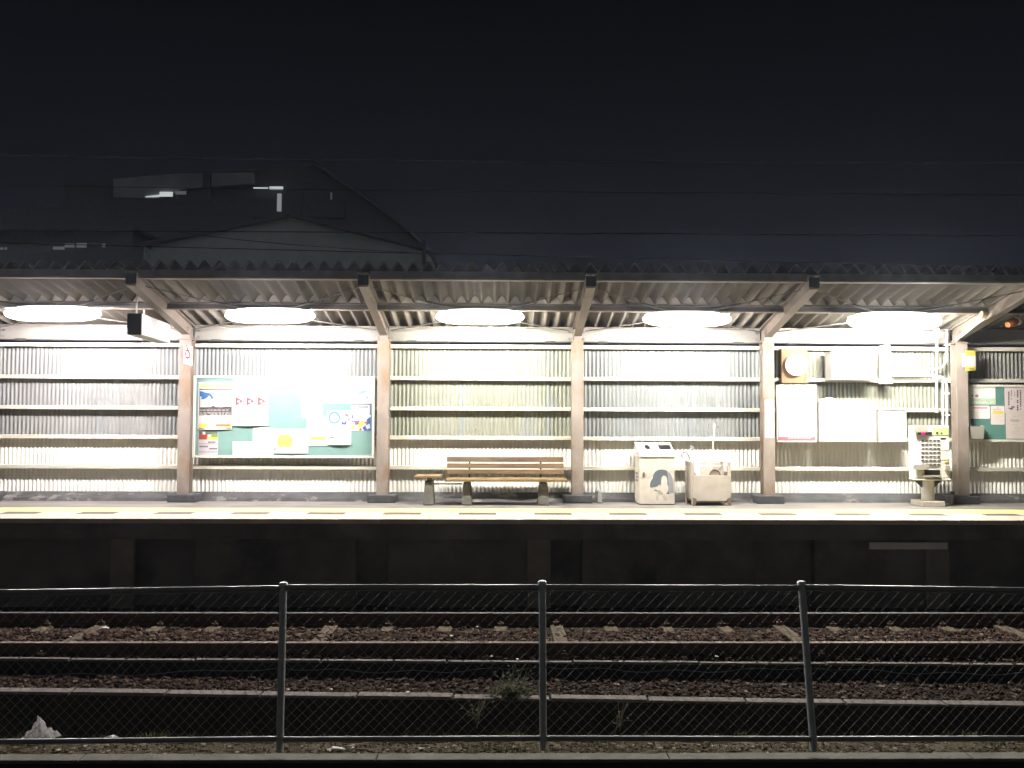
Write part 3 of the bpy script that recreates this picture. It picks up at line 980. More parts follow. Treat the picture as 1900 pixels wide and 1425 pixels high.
# ------------------------------------------------------------------ clock on its stained board
x0, x1, z0, z1 = R4(1450, 646, 1499, 711, 13.12)
cc = U(1476.5, 677.5, 13.10)
root = thing('wall_clock', 'round white wall clock on a rust-stained brown wooden board', 'clock', (cc.x, 13.12, z0))
MB().box(x0, x1, 13.12, 13.17, z0, z1).build('backing_board', mat('stained_board', (0.20, 0.115, 0.055), rough=0.7, var=0.3, vscale=6, patch=(0.11, 0.055, 0.027), pscale=7, plow=0.5, phigh=0.7, stretch=(1.5, 1, 0.7)), root, bevel=0.004)
b = MB(); b.disc((cc.x, 13.045, cc.z), 0.178, n=48, d=0.05)
b.build('case', mat('clock_case', (0.78, 0.77, 0.76), rough=0.35, var=0.03), root, bevel=0.01)
b = MB(); b.disc((cc.x, 13.041, cc.z), 0.150, n=48, d=0.004)
fc = b.build('dial', mat('clock_dial', (0.82, 0.82, 0.84), rough=0.4, var=0.02), root)
b = MB()
for k in range(48):
    a0, a1 = 2 * PI * k / 48, 2 * PI * (k + 1) / 48
    b.add([(cc.x + r_ * math.sin(a_), 13.0435, cc.z + r_ * math.cos(a_)) for r_, a_ in ((0.150, a0), (0.155, a0), (0.155, a1), (0.150, a1))], [(0, 1, 2, 3)])
b.build('bezel', mat('clock_bezel', (0.55, 0.54, 0.58), rough=0.4), root)
for hname, L_, w_, an in (('hour_hand', 0.075, 0.006, 290), ('minute_hand', 0.115, 0.004, 65)):
    a_ = math.radians(an)
    d_ = Vector((math.sin(a_), 0, math.cos(a_))); nrm_ = Vector((d_.z, 0, -d_.x)) * w_
    c_ = Vector((cc.x, 13.040, cc.z))
    b = MB(); b.add([c_ - nrm_, c_ + nrm_, c_ + nrm_ * 0.5 + d_ * L_, c_ - nrm_ * 0.5 + d_ * L_], [(0, 1, 2, 3)])
    b.build(hname, mat('clock_hand', (0.62, 0.62, 0.64), rough=0.4), root)

# ------------------------------------------------------------------ cabinets and boards of the right bay
M_WBOX = mat('white_enamel', (0.58, 0.57, 0.53), rough=0.4, var=0.04, vscale=3)
x0, x1, z0, z1 = R4(1543, 655, 1627, 705, 12.92)
root = thing('metal_cabinet', 'white metal cabinet high on the wall beside the clock', 'cabinet', ((x0 + x1) / 2, 12.92, z0))
MB().box(x0, x1, 12.925, 13.18, z0, z1).build('body', M_WBOX, root, bevel=0.006)
b = MB(); b.box(x0 + 0.012, x1 - 0.012, 12.915, 12.924, z0 + 0.012, z1 - 0.012)
d = b.build('door', M_WBOX, root, bevel=0.003)
b = MB(); b.box(x1 - 0.06, x1 - 0.04, 12.905, 12.914, (z0 + z1) / 2 - 0.04, (z0 + z1) / 2 + 0.04)
sub(b.build('handle', M_HOUS, root), d, root)
MB().box(x0 - 0.02, x1 + 0.02, 12.90, 13.18, z1 + 0.002, z1 + 0.018).build('lid', M_WBOX, root)

x0, x1, z0, z1 = R4(1640, 640, 1653, 707, 13.0)
root = thing('wire_trunking', 'upright white cable trunking beside the high metal cabinet', 'trunking', ((x0 + x1) / 2, 13.0, z0))
MB().box(x0, x1, 13.0, 13.17, z0, z1).build('trunking_cover', M_WBOX, root, bevel=0.006)
b = MB(); b.box(x0 - 0.02, x1 + 0.02, 12.985, 13.17, z0 - 0.045, z0 - 0.002); b.build('end_box', M_WBOX, root, bevel=0.006)

M_PIPE = mat('pvc_conduit', (0.72, 0.71, 0.66), rough=0.4, var=0.05)


def pipe(label, pts, r, Y, straps=()):
    w = [U(a, c, Y) for a, c in pts]
    # round the corners
    out = [w[0]]
    for i in range(1, len(w) - 1):
        a = w[i] + (w[i - 1] - w[i]).normalized() * min(0.09, (w[i - 1] - w[i]).length / 2)
        c = w[i] + (w[i + 1] - w[i]).normalized() * min(0.09, (w[i + 1] - w[i]).length / 2)
        for k in range(6):
            t_ = k / 5
            out.append(a * (1 - t_) ** 2 + w[i] * 2 * t_ * (1 - t_) + c * t_ ** 2)
    out.append(w[-1])
    root = thing('conduit_pipe', label, 'pipe', w[-1], 'white conduits around the ticket machine')
    b = MB(); b.tube(out, r, 8); b.build('tube', M_PIPE, root)
    for a, c in straps:
        p = U(a, c, Y)
        b = MB(); b.box(p.x - r - 0.02, p.x + r + 0.02, Y - r - 0.004, Y + 0.05, p.z - 0.012, p.z + 0.012)
        b.build('clamp', M_PIPE, root)
    return root


pipe('white conduit bending across the wall from trunking to the upright pipe', [(1657, 697), (1735, 697), (1750, 700), (1757, 712), (1757, 792)], 0.020, 13.10, ((1757, 730), (1757, 770)))
pipe('white conduit running straight down from the roof past the high girt', [(1738, 618), (1738, 700), (1738, 765)], 0.022, 13.06, ((1738, 650), (1738, 703)))
pipe('white conduit nearest the post, curving off the beam and down to the machine', [(1757, 612), (1757, 668), (1747, 684), (1690, 689), (1657, 689)], 0.020, 13.13, ((1757, 640),))
pipe('white conduit paired close with another, ending at the machine top', [(1749.5, 705), (1749.5, 793)], 0.017, 13.10, ((1749.5, 760),))

YC = 13.02
pk = (0.74, 0.20, 0.27)
x0, x1, z0, z1 = R4(1440.5, 714, 1516, 820.5, YC)
root = thing('timetable_board', 'white timetable board with a pink border beneath the clock', 'timetable', ((x0 + x1) / 2, YC, z0))
r_ = 0.025
poly = []
for cx, cz, a0 in ((x1 - r_, z1 - r_, 0), (x0 + r_, z1 - r_, 90), (x0 + r_, z0 + r_, 180), (x1 - r_, z0 + r_, 270)):
    for k in range(5):
        a = math.radians(a0 + k * 22.5)
        poly.append((cx + r_ * math.cos(a), YC, cz + r_ * math.sin(a)))
b = MB(); b.prism(poly, (0, 0.04, 0)); b.build('frame', M_WBOX, root, bevel=0.005)
sh = paper('sheet', '', '', (1443.5, 716.5, 1513, 817), YC - 0.004, base=(0.80, 0.52, 0.54), patches=[
    ((1445.5, 719, 1510.5, 812), (0.80, 0.80, 0.79)), ((1444, 716.8, 1512, 718.5), pk), ((1445, 742, 1457, 744), pk), ((1463, 742, 1474, 744), pk), ((1480, 742, 1490, 744), (0.66, 0.4, 0.48)), ((1498, 742, 1510, 744), (0.68, 0.48, 0.5)),
    ((1444, 810.5, 1512.5, 816.5), (0.78, 0.24, 0.30))] + lines(1462, 1506, (812, 813.5), 1.0, (0.82, 0.66, 0.68)) + lines(1447, 1462, (796, 786, 776), 0.8, (0.72, 0.72, 0.72)))
for k_ in ('label', 'category'):
    del sh[k_]
sh.parent = root; sh.location = sh.location - root.location

x0, x1, z0, z1 = R4(1520.5, 746, 1626, 820.5, 13.0)
root = thing('whiteboard', 'blank white board with rounded frame between timetable and small switch box', 'whiteboard', ((x0 + x1) / 2, 13.0, z0))
MB().box(x0, x1, 13.0, 13.16, z0, z1).build('frame', M_WBOX, root, bevel=0.012)
MB().box(x0 + 0.03, x1 - 0.03, 12.994, 12.9995, z0 + 0.03, z1 - 0.03).build('panel', mat('whiteboard_face', (0.6, 0.6, 0.59), rough=0.3, var=0.02), root)
b = MB()
for (a, c, w_, h_) in ((1527, 756, 1, 2), (1541, 755, 2.5, 1.5), (1553, 755.5, 3, 1.5), (1538, 782, 2, 14), (1541.5, 778, 1, 1)):
    X0, X1, Z0, Z1 = R4(a, c, a + w_, c + h_, 12.99)
    b.add([(X0, 12.9932, Z0), (X1, 12.9932, Z0), (X1, 12.9932, Z1), (X0, 12.9932, Z1)], [(0, 1, 2, 3)])
b.build('mark', ink(0.60, 0.60, 0.62), root)
MB().box(x0 + 0.01, x1 - 0.02, 12.985, 12.998, z1 - 0.022, z1 - 0.012).build('rail', mat('rail_grey', (0.35, 0.34, 0.3)), root)


def crumple(name, label, cat, c, w, h, d, m, group=None, peak=0.0, seed=1, detail=3, amp=0.35):
    """a crumpled sheet of film or paper lying in a heap"""
    bm = bmesh.new()
    bmesh.ops.create_icosphere(bm, subdivisions=detail, radius=1.0)
    for v in bm.verts:
        p = v.co.copy()
        q = p * 2.2 + Vector((seed * 7.3, 1.7, 0))
        f = 1 + amp * mnoise.noise(q) + amp * 0.7 * abs(mnoise.noise(q * 2.4)) - amp * 0.35 * abs(mnoise.noise(q * 5.1))
        p *= f
        zz = max(p.z, -0.12)
        k = 1.0
        if peak > 0:
            k = max(0.12, 1 - peak * max(0, zz))
        v.co = Vector((p.x * w * k, p.y * d * k, zz * h))
    me = bpy.data.meshes.new(name)
    bm.to_mesh(me); bm.free()
    me.materials.append(m)
    o = bpy.data.objects.new(name, me)
    o.location = c
    COL.objects.link(o)
    return tag(o, label, cat, group)


pp = U(1538, 743.5, 13.06)
crumple('crumpled_bag', 'crumpled white plastic left on top of the whiteboard', 'plastic bag', (pp.x, 13.07, z1 + 0.008), 0.12, 0.06, 0.05, mat('white_film', (0.8, 0.8, 0.82), rough=0.35, var=0.05), seed=4)

x0, x1, z0, z1 = R4(1631.5, 761, 1682.5, 821, 12.98)
root = thing('switch_box', 'small white switch box with black vertical lettering beside the ticket machine', 'switch box', ((x0 + x1) / 2, 12.98, z0))
MB().box(x0, x1, 12.985, 13.16, z0, z1).build('body', M_WBOX, root, bevel=0.006)
MB().box(x0 + 0.01, x1 - 0.012, 12.975, 12.984, z0 + 0.01, z1 - 0.014).build('door', M_WBOX, root, bevel=0.003)
MB().box(x0 - 0.004, x1 + 0.004, 12.965, 13.16, z1 + 0.001, z1 + 0.009).build('drip_edge', mat('drip_brown', (0.2, 0.15, 0.12)), root)
b = MB()
for (a, c, w_, h_) in ((1639.6, 786, 3, 1.2), (1640, 788, 2.6, 3), (1639.6, 792.4, 3, 1.2), (1640.6, 794.6, 1, 1.4), (1639.8, 797, 2.4, 1)):
    X0, X1, Z0, Z1 = R4(a, c, a + w_, c + h_, 12.97)
    b.add([(X0, 12.9742, Z0), (X1, 12.9742, Z0), (X1, 12.9742, Z1), (X0, 12.9742, Z1)], [(0, 1, 2, 3)])
b.build('lettering', ink(0.06, 0.06, 0.06), root)

# white sheet wrapped on the post
X = PX[4]
paper('post_notice', 'tall blank white sheet fixed to the post beside the timetable', 'notice', (1419.5, 742, 1436.5, 812), Y_PF - 0.006)

# ------------------------------------------------------------------ ticket machine
YM = 12.62
gx = U(1725, 937, YM)
root = thing('ticket_machine', 'cream ticket machine with rows of oval buttons standing on a pedestal', 'ticket machine', (gx.x, YM, 0))
M_MACH = mat('machine_cream', (0.80, 0.78, 0.70), rough=0.4, var=0.05, vscale=4)
M_MGREY = mat('machine_grey', (0.33, 0.31, 0.27), rough=0.5)
X0, X1, Z0, Z1 = R4(1700, 790, 1762, 888, YM - 0.12)
b = MB(); b.box(X0, X1, YM - 0.12, YM + 0.12, Z0, Z1)
b.box(X0 - 0.012, X1 + 0.010, YM - 0.14, YM + 0.13, Z0 - 0.03, Z0 - 0.002)
body = b.build('body', M_MACH, root, bevel=0.012)
yf = YM - 0.12


def mpatch(name, rect, m, dep=0.006, par=None, bev=0.002):
    A0, A1, B0, B1 = R4(*rect, yf)
    b = MB(); b.box(A0, A1, yf - dep, yf + 0.0, B0, B1)
    return b.build(name, m, root, bevel=bev)


mpatch('button_panel', (1708, 814, 1744, 866), mat('panel_white', (0.82, 0.81, 0.77), rough=0.4), 0.008)
for r_ in range(7):
    for c_ in range(5):
        p = U(1711.5 + c_ * 7.3, 817.5 + r_ * 7.4, yf)
        b = MB(); b.disc((p.x, yf - 0.016, p.z), 0.0140, n=14, d=0.008, rx=0.0262)
        bt = b.build('button', mat('button_grey', (0.095, 0.085, 0.08), rough=0.4), root)
mpatch('shade', (1694, 790, 1718, 802), M_MGREY, 0.06)
mpatch('coin_slot_panel', (1703, 801, 1729, 806.5), mat('slot_dark', (0.06, 0.05, 0.05), rough=0.4), 0.01)
p = U(1713, 804, yf - 0.012)
b = MB(); b.disc((p.x, yf - 0.018, p.z), 0.024, n=14, d=0.008, rx=0.03); b.build('indicator_light', glow('pink_led', (1.0, 0.02, 0.25), 1.2), root)
mpatch('green_label', (1730, 793, 1760, 808), mat('label_green', (0.50, 0.60, 0.26), rough=0.5), 0.007)
b = MB()
for pts in (circ(1739, 803.5, 2.6, 2.6, 12), circ(1747, 804, 2.2, 2.0, 10)):
    q = [U(a, c, yf - 0.008) for a, c in pts]; b.add([(v.x, yf - 0.0085, v.z) for v in q], [tuple(range(len(q)))])
A0, A1, B0, B1 = R4(1745, 812, 1755, 815.5, yf); b.box(A0, A1, yf - 0.004, yf, B0, B1)
b.build('emblem', ink(0.12, 0.13, 0.08), root)
mpatch('side_panel', (1745, 817, 1761, 836), M_MACH, 0.006)
mpatch('side_panel', (1745, 837.5, 1761, 853), M_MACH, 0.006)
mpatch('change_cup', (1752, 863, 1761, 872), M_MGREY, 0.04)
mpatch('yellow_tag', (1752, 855, 1761, 858.5), mat('tag_yellow', (0.5, 0.46, 0.12)), 0.01)
mpatch('ticket_tray', (1715, 872, 1743.5, 880.5), mat('tray_black', (0.02, 0.018, 0.018), rough=0.3), 0.012)
mpatch('tray_lip', (1713, 882, 1745, 884.5), M_MGREY, 0.04)
mpatch('tray_hood', (1694, 862, 1719, 871), M_MGREY, 0.06)
A0, A1, B0, B1 = R4(1713.5, 888, 1737, 927, YM)
b = MB()
n_ = 16
cxm = (A0 + A1) / 2
b.tube([(cxm, YM + 0.06, 0.085), (cxm, YM + 0.06, Z0 - 0.03)], 0.097, 20)
b.build('pedestal', mat('pedestal_cream', (0.60, 0.57, 0.5), rough=0.5), root)
for sg in (-1, 1):
    b = MB(); b.prism([(cxm + sg * 0.09, YM + 0.04, Z0 - 0.16), (cxm + sg * 0.22, YM + 0.04, Z0 - 0.035), (cxm + sg * 0.09, YM + 0.04, Z0 - 0.035)], (0, 0.03, 0))
    b.build('gusset', M_DARK, root)
A0, A1, B0, B1 = R4(1711, 928, 1754, 937, YM - 0.1)
MB().box(A0, A1, YM - 0.1, YM + 0.26, 0.0, 0.082).build('plinth', mat('plinth_concrete', (0.42, 0.38, 0.31), rough=0.8, bump=0.3), root, bevel=0.008)

# thin dark pipe stub beside the machine
p = U(1761, 935, 12.95)
root = thing('stub_pipe', 'thin dark upright pipe stub between ticket machine and post', 'pipe', (p.x, 12.85, 0))
b = MB(); b.tube([(p.x, 12.85, 0), (p.x, 12.85, 0.17)], 0.018, 8); b.build('tube', M_BOLT, root)
b = MB(); b.disc((p.x, 12.82, 0.185), 0.028, n=10, d=0.06); b.build('valve_cap', M_DARK, root)

# ------------------------------------------------------------------ right noticeboard and papers
INKK = 1.0
M_BRIGHT = mat('paper_bright', (0.82, 0.81, 0.78), rough=0.55, var=0.04)
noticeboard('teal noticeboard cut by the picture edge, beyond the last post', (1797, 714, 1960, 820), YB, mat('teal_felt_deep', (0.095, 0.235, 0.21), rough=0.85, var=0.06, vscale=4))
paper('poster', 'white and green poster with a small plum mark', 'poster', (1800, 717, 1847, 750.5), YP, base=M_BRIGHT,
      patches=[((1800.5, 739, 1846.5, 750), (0.50, 0.64, 0.46))] + lines(1804, 1844, (745.5, 747.5), 2.2, (0.72, 0.75, 0.66), word=4) + lines(1812, 1832, (721,), 1, (0.66, 0.66, 0.62)) + [((1802.5, 732, 1805, 736), (0.25, 0.3, 0.25))],
      polys=[([(1808, 734.5), (1812, 731.5), (1815.5, 733), (1815, 737), (1811, 737.5)], (0.45, 0.18, 0.30))])
paper('notice_card', 'white card with a pink heading on the teal board by the leaflet holder', 'notice', (1801, 752.5, 1836.5, 777), YP, base=M_BRIGHT, patches=[((1805, 755, 1832, 758.5), (0.72, 0.35, 0.42))] + lines(1807, 1830, (762, 765.5), 1.2, (0.66, 0.60, 0.60)) + lines(1806, 1832, (770, 773), 0.8, (0.74, 0.62, 0.64)), rounded=0.02)
paper('notice_card', 'upright white card with a violet and yellow stripe', 'notice', (1838.5, 753, 1864, 788), YP, base=(0.78, 0.70, 0.66), patches=lines(1843, 1858, (757, 760), 2.4, (0.58, 0.44, 0.60)) + [((1842.5, 762.5, 1861, 768), (0.80, 0.64, 0.12))] + lines(1844, 1860, (773, 777, 781), 0.9, (0.70, 0.58, 0.58)), rounded=0.02)
paper('notice_sheet', 'pale pink sheet with columns of black brush lettering', 'notice', (1864.5, 716, 1901, 766), YP, base=(0.70, 0.60, 0.60),
      patches=[((1865, 716.5, 1900, 720), (0.66, 0.48, 0.50))] + vlines([1893.5], 724, 760, 2.4, (0.05, 0.045, 0.05), 3) + vlines([1888], 724, 762, 2.6, (0.05, 0.045, 0.05), 3.2) + vlines([1876.5], 724, 742, 1.8, (0.12, 0.1, 0.1), 2.2)
      + vlines([1871.5], 724, 758, 2.4, (0.06, 0.05, 0.05), 3) + vlines([1882], 726, 736, 1.2, (0.2, 0.18, 0.18), 2) + [((1873, 757, 1879, 760), (0.1, 0.09, 0.09)), ((1876, 753.5, 1882, 757), (0.2, 0.18, 0.18))])
paper('notice_sheet', 'pale sheet with faint grey lines, pinned over the brush lettering sheet', 'notice', (1866.5, 762, 1903, 814), YP - 0.004, base=(0.66, 0.58, 0.54),
      patches=[((1875, 778, 1891, 782.5), (0.46, 0.42, 0.40))] + lines(1879, 1888, (773, 787.5), 1.2, (0.5, 0.45, 0.43)) + lines(1878, 1892, (793, 797, 801, 805), 2.0, (0.58, 0.51, 0.48)))
x0, x1, z0, z1 = R4(1800.5, 789, 1827.5, 815, 12.98)
root = thing('leaflet_holder', 'clear acrylic leaflet holder hung low on the teal board beyond the last post', 'holder', ((x0 + x1) / 2, 13.0, z0))
m_ac = mat('acrylic_haze', (0.42, 0.40, 0.35), rough=0.15, var=0.05)
b = MB()
b.prism([(x0, 13.09, z0), (x0, 13.02, z0 + 0.005), (x0, 12.98, z1 - 0.02), (x0, 13.09, z1)], (0.006, 0, 0))
b.prism([(x1 - 0.006, 13.09, z0), (x1 - 0.006, 13.02, z0 + 0.005), (x1 - 0.006, 12.98, z1 - 0.02), (x1 - 0.006, 13.09, z1)], (0.006, 0, 0))
b.hexa([(x0 + .007, 13.018, z0), (x1 - .007, 13.018, z0), (x1 - .007, 13.088, z0), (x0 + .007, 13.088, z0)], [(x0 + .007, 13.016, z0 + .008), (x1 - .007, 13.016, z0 + .008), (x1 - .007, 13.088, z0 + .008), (x0 + .007, 13.088, z0 + .008)])
b.hexa([(x0 + .007, 13.014, z0 + .009), (x1 - .007, 13.014, z0 + .009), (x1 - .007, 13.019, z0 + .009), (x0 + .007, 13.019, z0 + .009)],
       [(x0 + .007, 12.975, z1 - .02), (x1 - .007, 12.975, z1 - .02), (x1 - .007, 12.98, z1 - .02), (x0 + .007, 12.98, z1 - .02)])
b.build('tray', m_ac, root)
b = MB(); b.prism([(x0 + 0.015, 13.03, z0 + 0.02), (x0 + 0.04, 13.03, z0 + 0.02), (x0 + 0.025, 13.0, z1 + 0.01), (x0 + 0.0, 13.0, z1 + 0.01)][::-1], (0, 0.012, 0)); b.build('leaflet', M_PAPER, root)

# yellow-edged sign on the last post, seen at its side
x0, x1, z0, z1 = R4(1791, 650, 1813, 687, 12.92)
root = thing('flag_sign', 'white sign with yellow top and bottom bands on the last post', 'sign', ((x0 + x1) / 2, 12.92, z0))
b = MB()
zs = [z0, z0 + 0.06, z1 - 0.09, z1]
for k, mi in ((0, 1), (1, 0), (2, 1)):
    b.hexa([(x0, 12.90, zs[k] - .015 if k == 0 else zs[k]), (x1, 12.96, zs[k]), (x1, 12.972, zs[k]), (x0, 12.912, zs[k] - .015 if k == 0 else zs[k])],
           [(x0, 12.90, zs[k + 1]), (x1, 12.96, zs[k + 1]), (x1, 12.972, zs[k + 1]), (x0, 12.912, zs[k + 1])], mi)
b.build('plate', [M_BRIGHT, mat('sign_yellow', (0.80, 0.66, 0.12), rough=0.5)], root)
b = MB(); b.box(x0 + 0.06, x0 + 0.145, 12.915, 12.921, z0 + 0.022, z0 + 0.036); b.build('lettering', ink(0.3, 0.24, 0.05), root)
b = MB(); b.box(x0 - 0.03, x0 - 0.002, 12.90, 12.948, z0 + 0.05, z1 - 0.05); b.build('bracket', M_GALV, root)

INKK = 0.42
# small globe lamp on the beam, by the last post
p = U(1738, 621, 12.58)
root = thing('globe_lamp', 'small glaring globe lamp on the beam just left of the last post', 'lamp', (p.x, 12.58, p.z + 0.1))
bm = bmesh.new(); bmesh.ops.create_uvsphere(bm, u_segments=16, v_segments=10, radius=0.055)
b = MB(); b.add([tuple(v.co + p) for v in bm.verts], [tuple(v.index for v in f.verts) for f in bm.faces], 0, True); bm.free()
b.build('globe', glow('globe_light', (1.0, 0.95, 0.84), 420.0), root)
b = MB(); b.tube([p + Vector((0, 0, 0.056)), p + Vector((0, 0, 0.10))], 0.04, 12); b.build('socket', M_HOUS, root)
b = MB(); b.tube([p + Vector((0, 0, 0.10)), p + Vector((0, 0.2, 0.13)), p + Vector((0, 0.60, 0.13))], 0.012, 8); b.build('bracket', M_HOUS, root)

# small framed red emblem sign on the post beside the noticeboard
a = U(341.5, 659, 12.92); c = U(359, 662, 12.99)
zt, zbm = U(350, 641, 12.94).z, U(350, 677, 12.94).z
root = thing('emblem_sign', 'small white sign with a red curled mark on the post beside the wide noticeboard', 'sign', ((a.x + c.x) / 2, 12.93, zbm))
b = MB()
b.hexa([(a.x, 12.905, zbm + .02), (c.x, 12.945, zbm - .02), (c.x, 12.95, zbm - .02), (a.x, 12.911, zbm + .02)], [(a.x, 12.905, zt + .01), (c.x, 12.945, zt - .02), (c.x, 12.95, zt - .02), (a.x, 12.911, zt + .01)])
b.build('plate', M_PAPER, root)
b = MB()


def onplate(px, py):
    p = U(px, py, 12.93)
    t_ = (p.x - a.x) / (c.x - a.x)
    return Vector((p.x, 12.903 + 0.04 * t_, p.z))


def stroke(b, pts, w):
    q = [onplate(*p) for p in pts]
    for i in range(len(q) - 1):
        d_ = (q[i + 1] - q[i]).normalized()
        n_ = Vector((-d_.z, 0, d_.x)) * w
        b.add([q[i] - n_, q[i + 1] - n_, q[i + 1] + n_, q[i] + n_], [(0, 1, 2, 3)])


stroke(b, [(346.3, 640.5), (348, 647), (348.6, 651)], 0.011)
stroke(b, [(344.5, 649.5), (349, 651.5), (351.5, 650)], 0.010)
stroke(b, [(348.6, 651), (351.5, 656), (352, 661), (349.5, 664.5)], 0.014)
stroke(b, [(344.5, 662), (347, 664), (349.5, 664.2), (351, 661)], 0.018)
stroke(b, [(346, 652), (344.8, 656), (345, 660)], 0.010)
b.build('mark', ink(0.50, 0.03, 0.015), root)

# orange alarm lamp and floodlit loudspeaker by the last rafter
p = U(1877, 599, 12.3)
root = thing('alarm_lamp', 'small round orange lamp under the dark roof at the picture edge', 'lamp', (p.x, 12.3, p.z))
b = MB()
b.tube([(p.x - 0.09, 12.26, p.z - 0.03), (p.x - 0.05, 12.27, p.z - 0.015), (p.x + 0.03, 12.28, p.z + 0.01), (p.x + 0.075, 12.29, p.z + 0.025)], [0.045, 0.062, 0.066, 0.04], 14)
b.build('lens', mat('amber_lens', (0.55, 0.17, 0.05), rough=0.25, var=0.1), root)
b = MB(); b.tube([(p.x + 0.078, 12.29, p.z + 0.026), (p.x + 0.10, 12.30, p.z + 0.035)], 0.068, 14); b.build('rim', M_HOUS, root)
b = MB(); b.tube([(p.x + 0.10, 12.30, p.z + 0.035), (p.x + 0.10, 12.30, ROOFZ(12.3) - 0.02)], 0.012, 8); b.build('stem', M_DARK, root)
p0 = U(1826, 587, 12.05)
root = thing('cable_pipe', 'cream conduit clipped along the brightly lit last rafter', 'pipe', p0)
b = MB()
pts = []
for t_ in np.linspace(0, 1, 8):
    q = U(1826 - 50 * t_, 589 + 40 * t_, 12.0 + 0.9 * t_); pts.append(q)
b.tube([U(1822, 583, 12.02)] + pts, 0.028, 8); b.build('tube', M_PIPE, root)
b = MB(); q = U(1826, 586, 12.0); b.tube([q + Vector((-0.05, 0, 0.02)), q + Vector((0.03, 0, 0.0))], 0.06, 12); b.build('socket', mat('socket_cream', (0.58, 0.47, 0.33), rough=0.5), root)

# ------------------------------------------------------------------ hanging sign box
Yn, Yf2 = 11.25, 12.62
nA, nB = U(236, 600, Yn), U(263.5, 600, Yn)
zt, zbm = U(250, 580, Yn).z, U(250, 622, Yn).z
fB = U(315.5, 620, Yf2); ftz, fbz = U(315, 603, Yf2).z, U(315, 637, Yf2).z
zt = (zt + ftz) / 2; zbm = (zbm + fbz) / 2
root = thing('hanging_sign', 'boxed white platform sign with a black end hanging from two rods', 'sign', ((nA.x + fB.x) / 2, 11.9, zbm))
w = nB.x - nA.x
fa_ = Vector((fB.x - w, Yf2, 0))
b = MB()
b.hexa([(nA.x, Yn, zbm), (nB.x, Yn, zbm), (fB.x, Yf2, zbm), (fa_.x, Yf2, zbm)], [(nA.x, Yn, zt), (nB.x, Yn, zt), (fB.x, Yf2, zt), (fa_.x, Yf2, zt)])
b.build('box', mat('sign_case', (0.30, 0.29, 0.25), rough=0.5), root, bevel=0.006)
b = MB(); b.box(nA.x + 0.002, nB.x - 0.002, Yn - 0.012, Yn - 0.001, zbm + 0.002, zt - 0.002)
b.build('end_cap', mat('sign_black', (0.035, 0.036, 0.036), rough=0.5, var=0.2), root, bevel=0.004)
dx_, dy_ = fB.x - nB.x, Yf2 - Yn


def onface(t_, z, o=0.003):
    return (nB.x + dx_ * t_ + o * dy_ / 1.4, Yn + dy_ * t_ - o * dx_ / 1.4, z)


b = MB()
b.add([onface(0.01, zbm + 0.012), onface(0.99, zbm + 0.012), onface(0.99, zt - 0.008), onface(0.01, zt - 0.008)], [(0, 1, 2, 3)])
fo = b.build('face', mat('sign_face', (0.72, 0.72, 0.72), rough=0.35, var=0.02), root, fix=False)
b = MB()
for t_, h_ in ((0.22, 0.05), (0.29, 0.035), (0.36, 0.045), (0.43, 0.045), (0.49, 0.055), (0.62, 0.04), (0.75, 0.035)):
    for q in range(3):
        zz = zbm + 0.085 + q * h_ / 3 - 0.03 * t_
        b.add([onface(t_ - 0.012 + 0.006 * (q % 2), zz, 0.005), onface(t_ + 0.012 - 0.01 * (q == 1), zz, 0.005), onface(t_ + 0.010, zz + h_ / 3 - 0.006, 0.005), onface(t_ - 0.01, zz + h_ / 3 - 0.006, 0.005)], [(0, 1, 2, 3)])
sub(b.build('lettering', ink(0.55, 0.57, 0.60), root, fix=False), fo, root)
for (px, py, yy) in ((253.5, 544, 11.55), (268, 520, 12.3)):
    q = U(px, 580, yy)
    b = MB(); b.tube([(q.x, yy, zt), (q.x, yy, ROOFZ(yy) + 0.02)], 0.012, 8); b.build('hanger_rod', M_CREAM, root)

# ------------------------------------------------------------------ bench
M_WOOD = mat('bench_wood', (0.128, 0.079, 0.041), rough=0.5, var=0.3, vscale=2.0, stretch=(1, 9, 9), bump=0.15, bscale=12, patch=(0.075, 0.04, 0.02), pscale=1.4, plow=0.48, phigh=0.7)
M_WOODL = mat('bench_seat_wood', (0.215, 0.148, 0.073), rough=0.45, var=0.22, vscale=2.0, stretch=(1, 9, 9), bump=0.15, bscale=12)
M_BLEG = mat('bench_leg_concrete', (0.13, 0.125, 0.11), rough=0.85, var=0.2, vscale=8, bump=0.4)
YS = 12.52
bx = U(940, 937, YS)
root = thing('bench', 'wooden slatted bench on tapered concrete legs with a small side seat', 'bench', (bx.x, YS, 0))
for (ya, yb_, y0_) in ((848, 857, 12.97), (860, 868.3, 12.945), (871.5, 879.5, 12.92)):
    X0, X1, Z0, Z1 = R4(829, ya, 1046, yb_, y0_)
    b = MB()
    b.hexa([(X0, y0_ - .0, Z0), (X1, y0_, Z0), (X1, y0_ + .03, Z0 - .004), (X0, y0_ + .03, Z0 - .004)], [(X0, y0_ + .015, Z1), (X1, y0_ + .015, Z1), (X1, y0_ + .045, Z1), (X0, y0_ + .045, Z1)])
    b.build('back_slat', M_WOOD, root, bevel=0.005)
X0, X1, Z0, Z1 = R4(826.5, 889.5, 1053, 894, YS - 0.02)
for k in range(4):
    ya = YS - 0.02 + k * 0.103
    MB().box(X0 + 0.02 * (k > 0) * 0, X1, ya, ya + 0.095, Z1 - 0.036, Z1).build('seat_slat', M_WOODL, root, bevel=0.006)
zseat = Z1
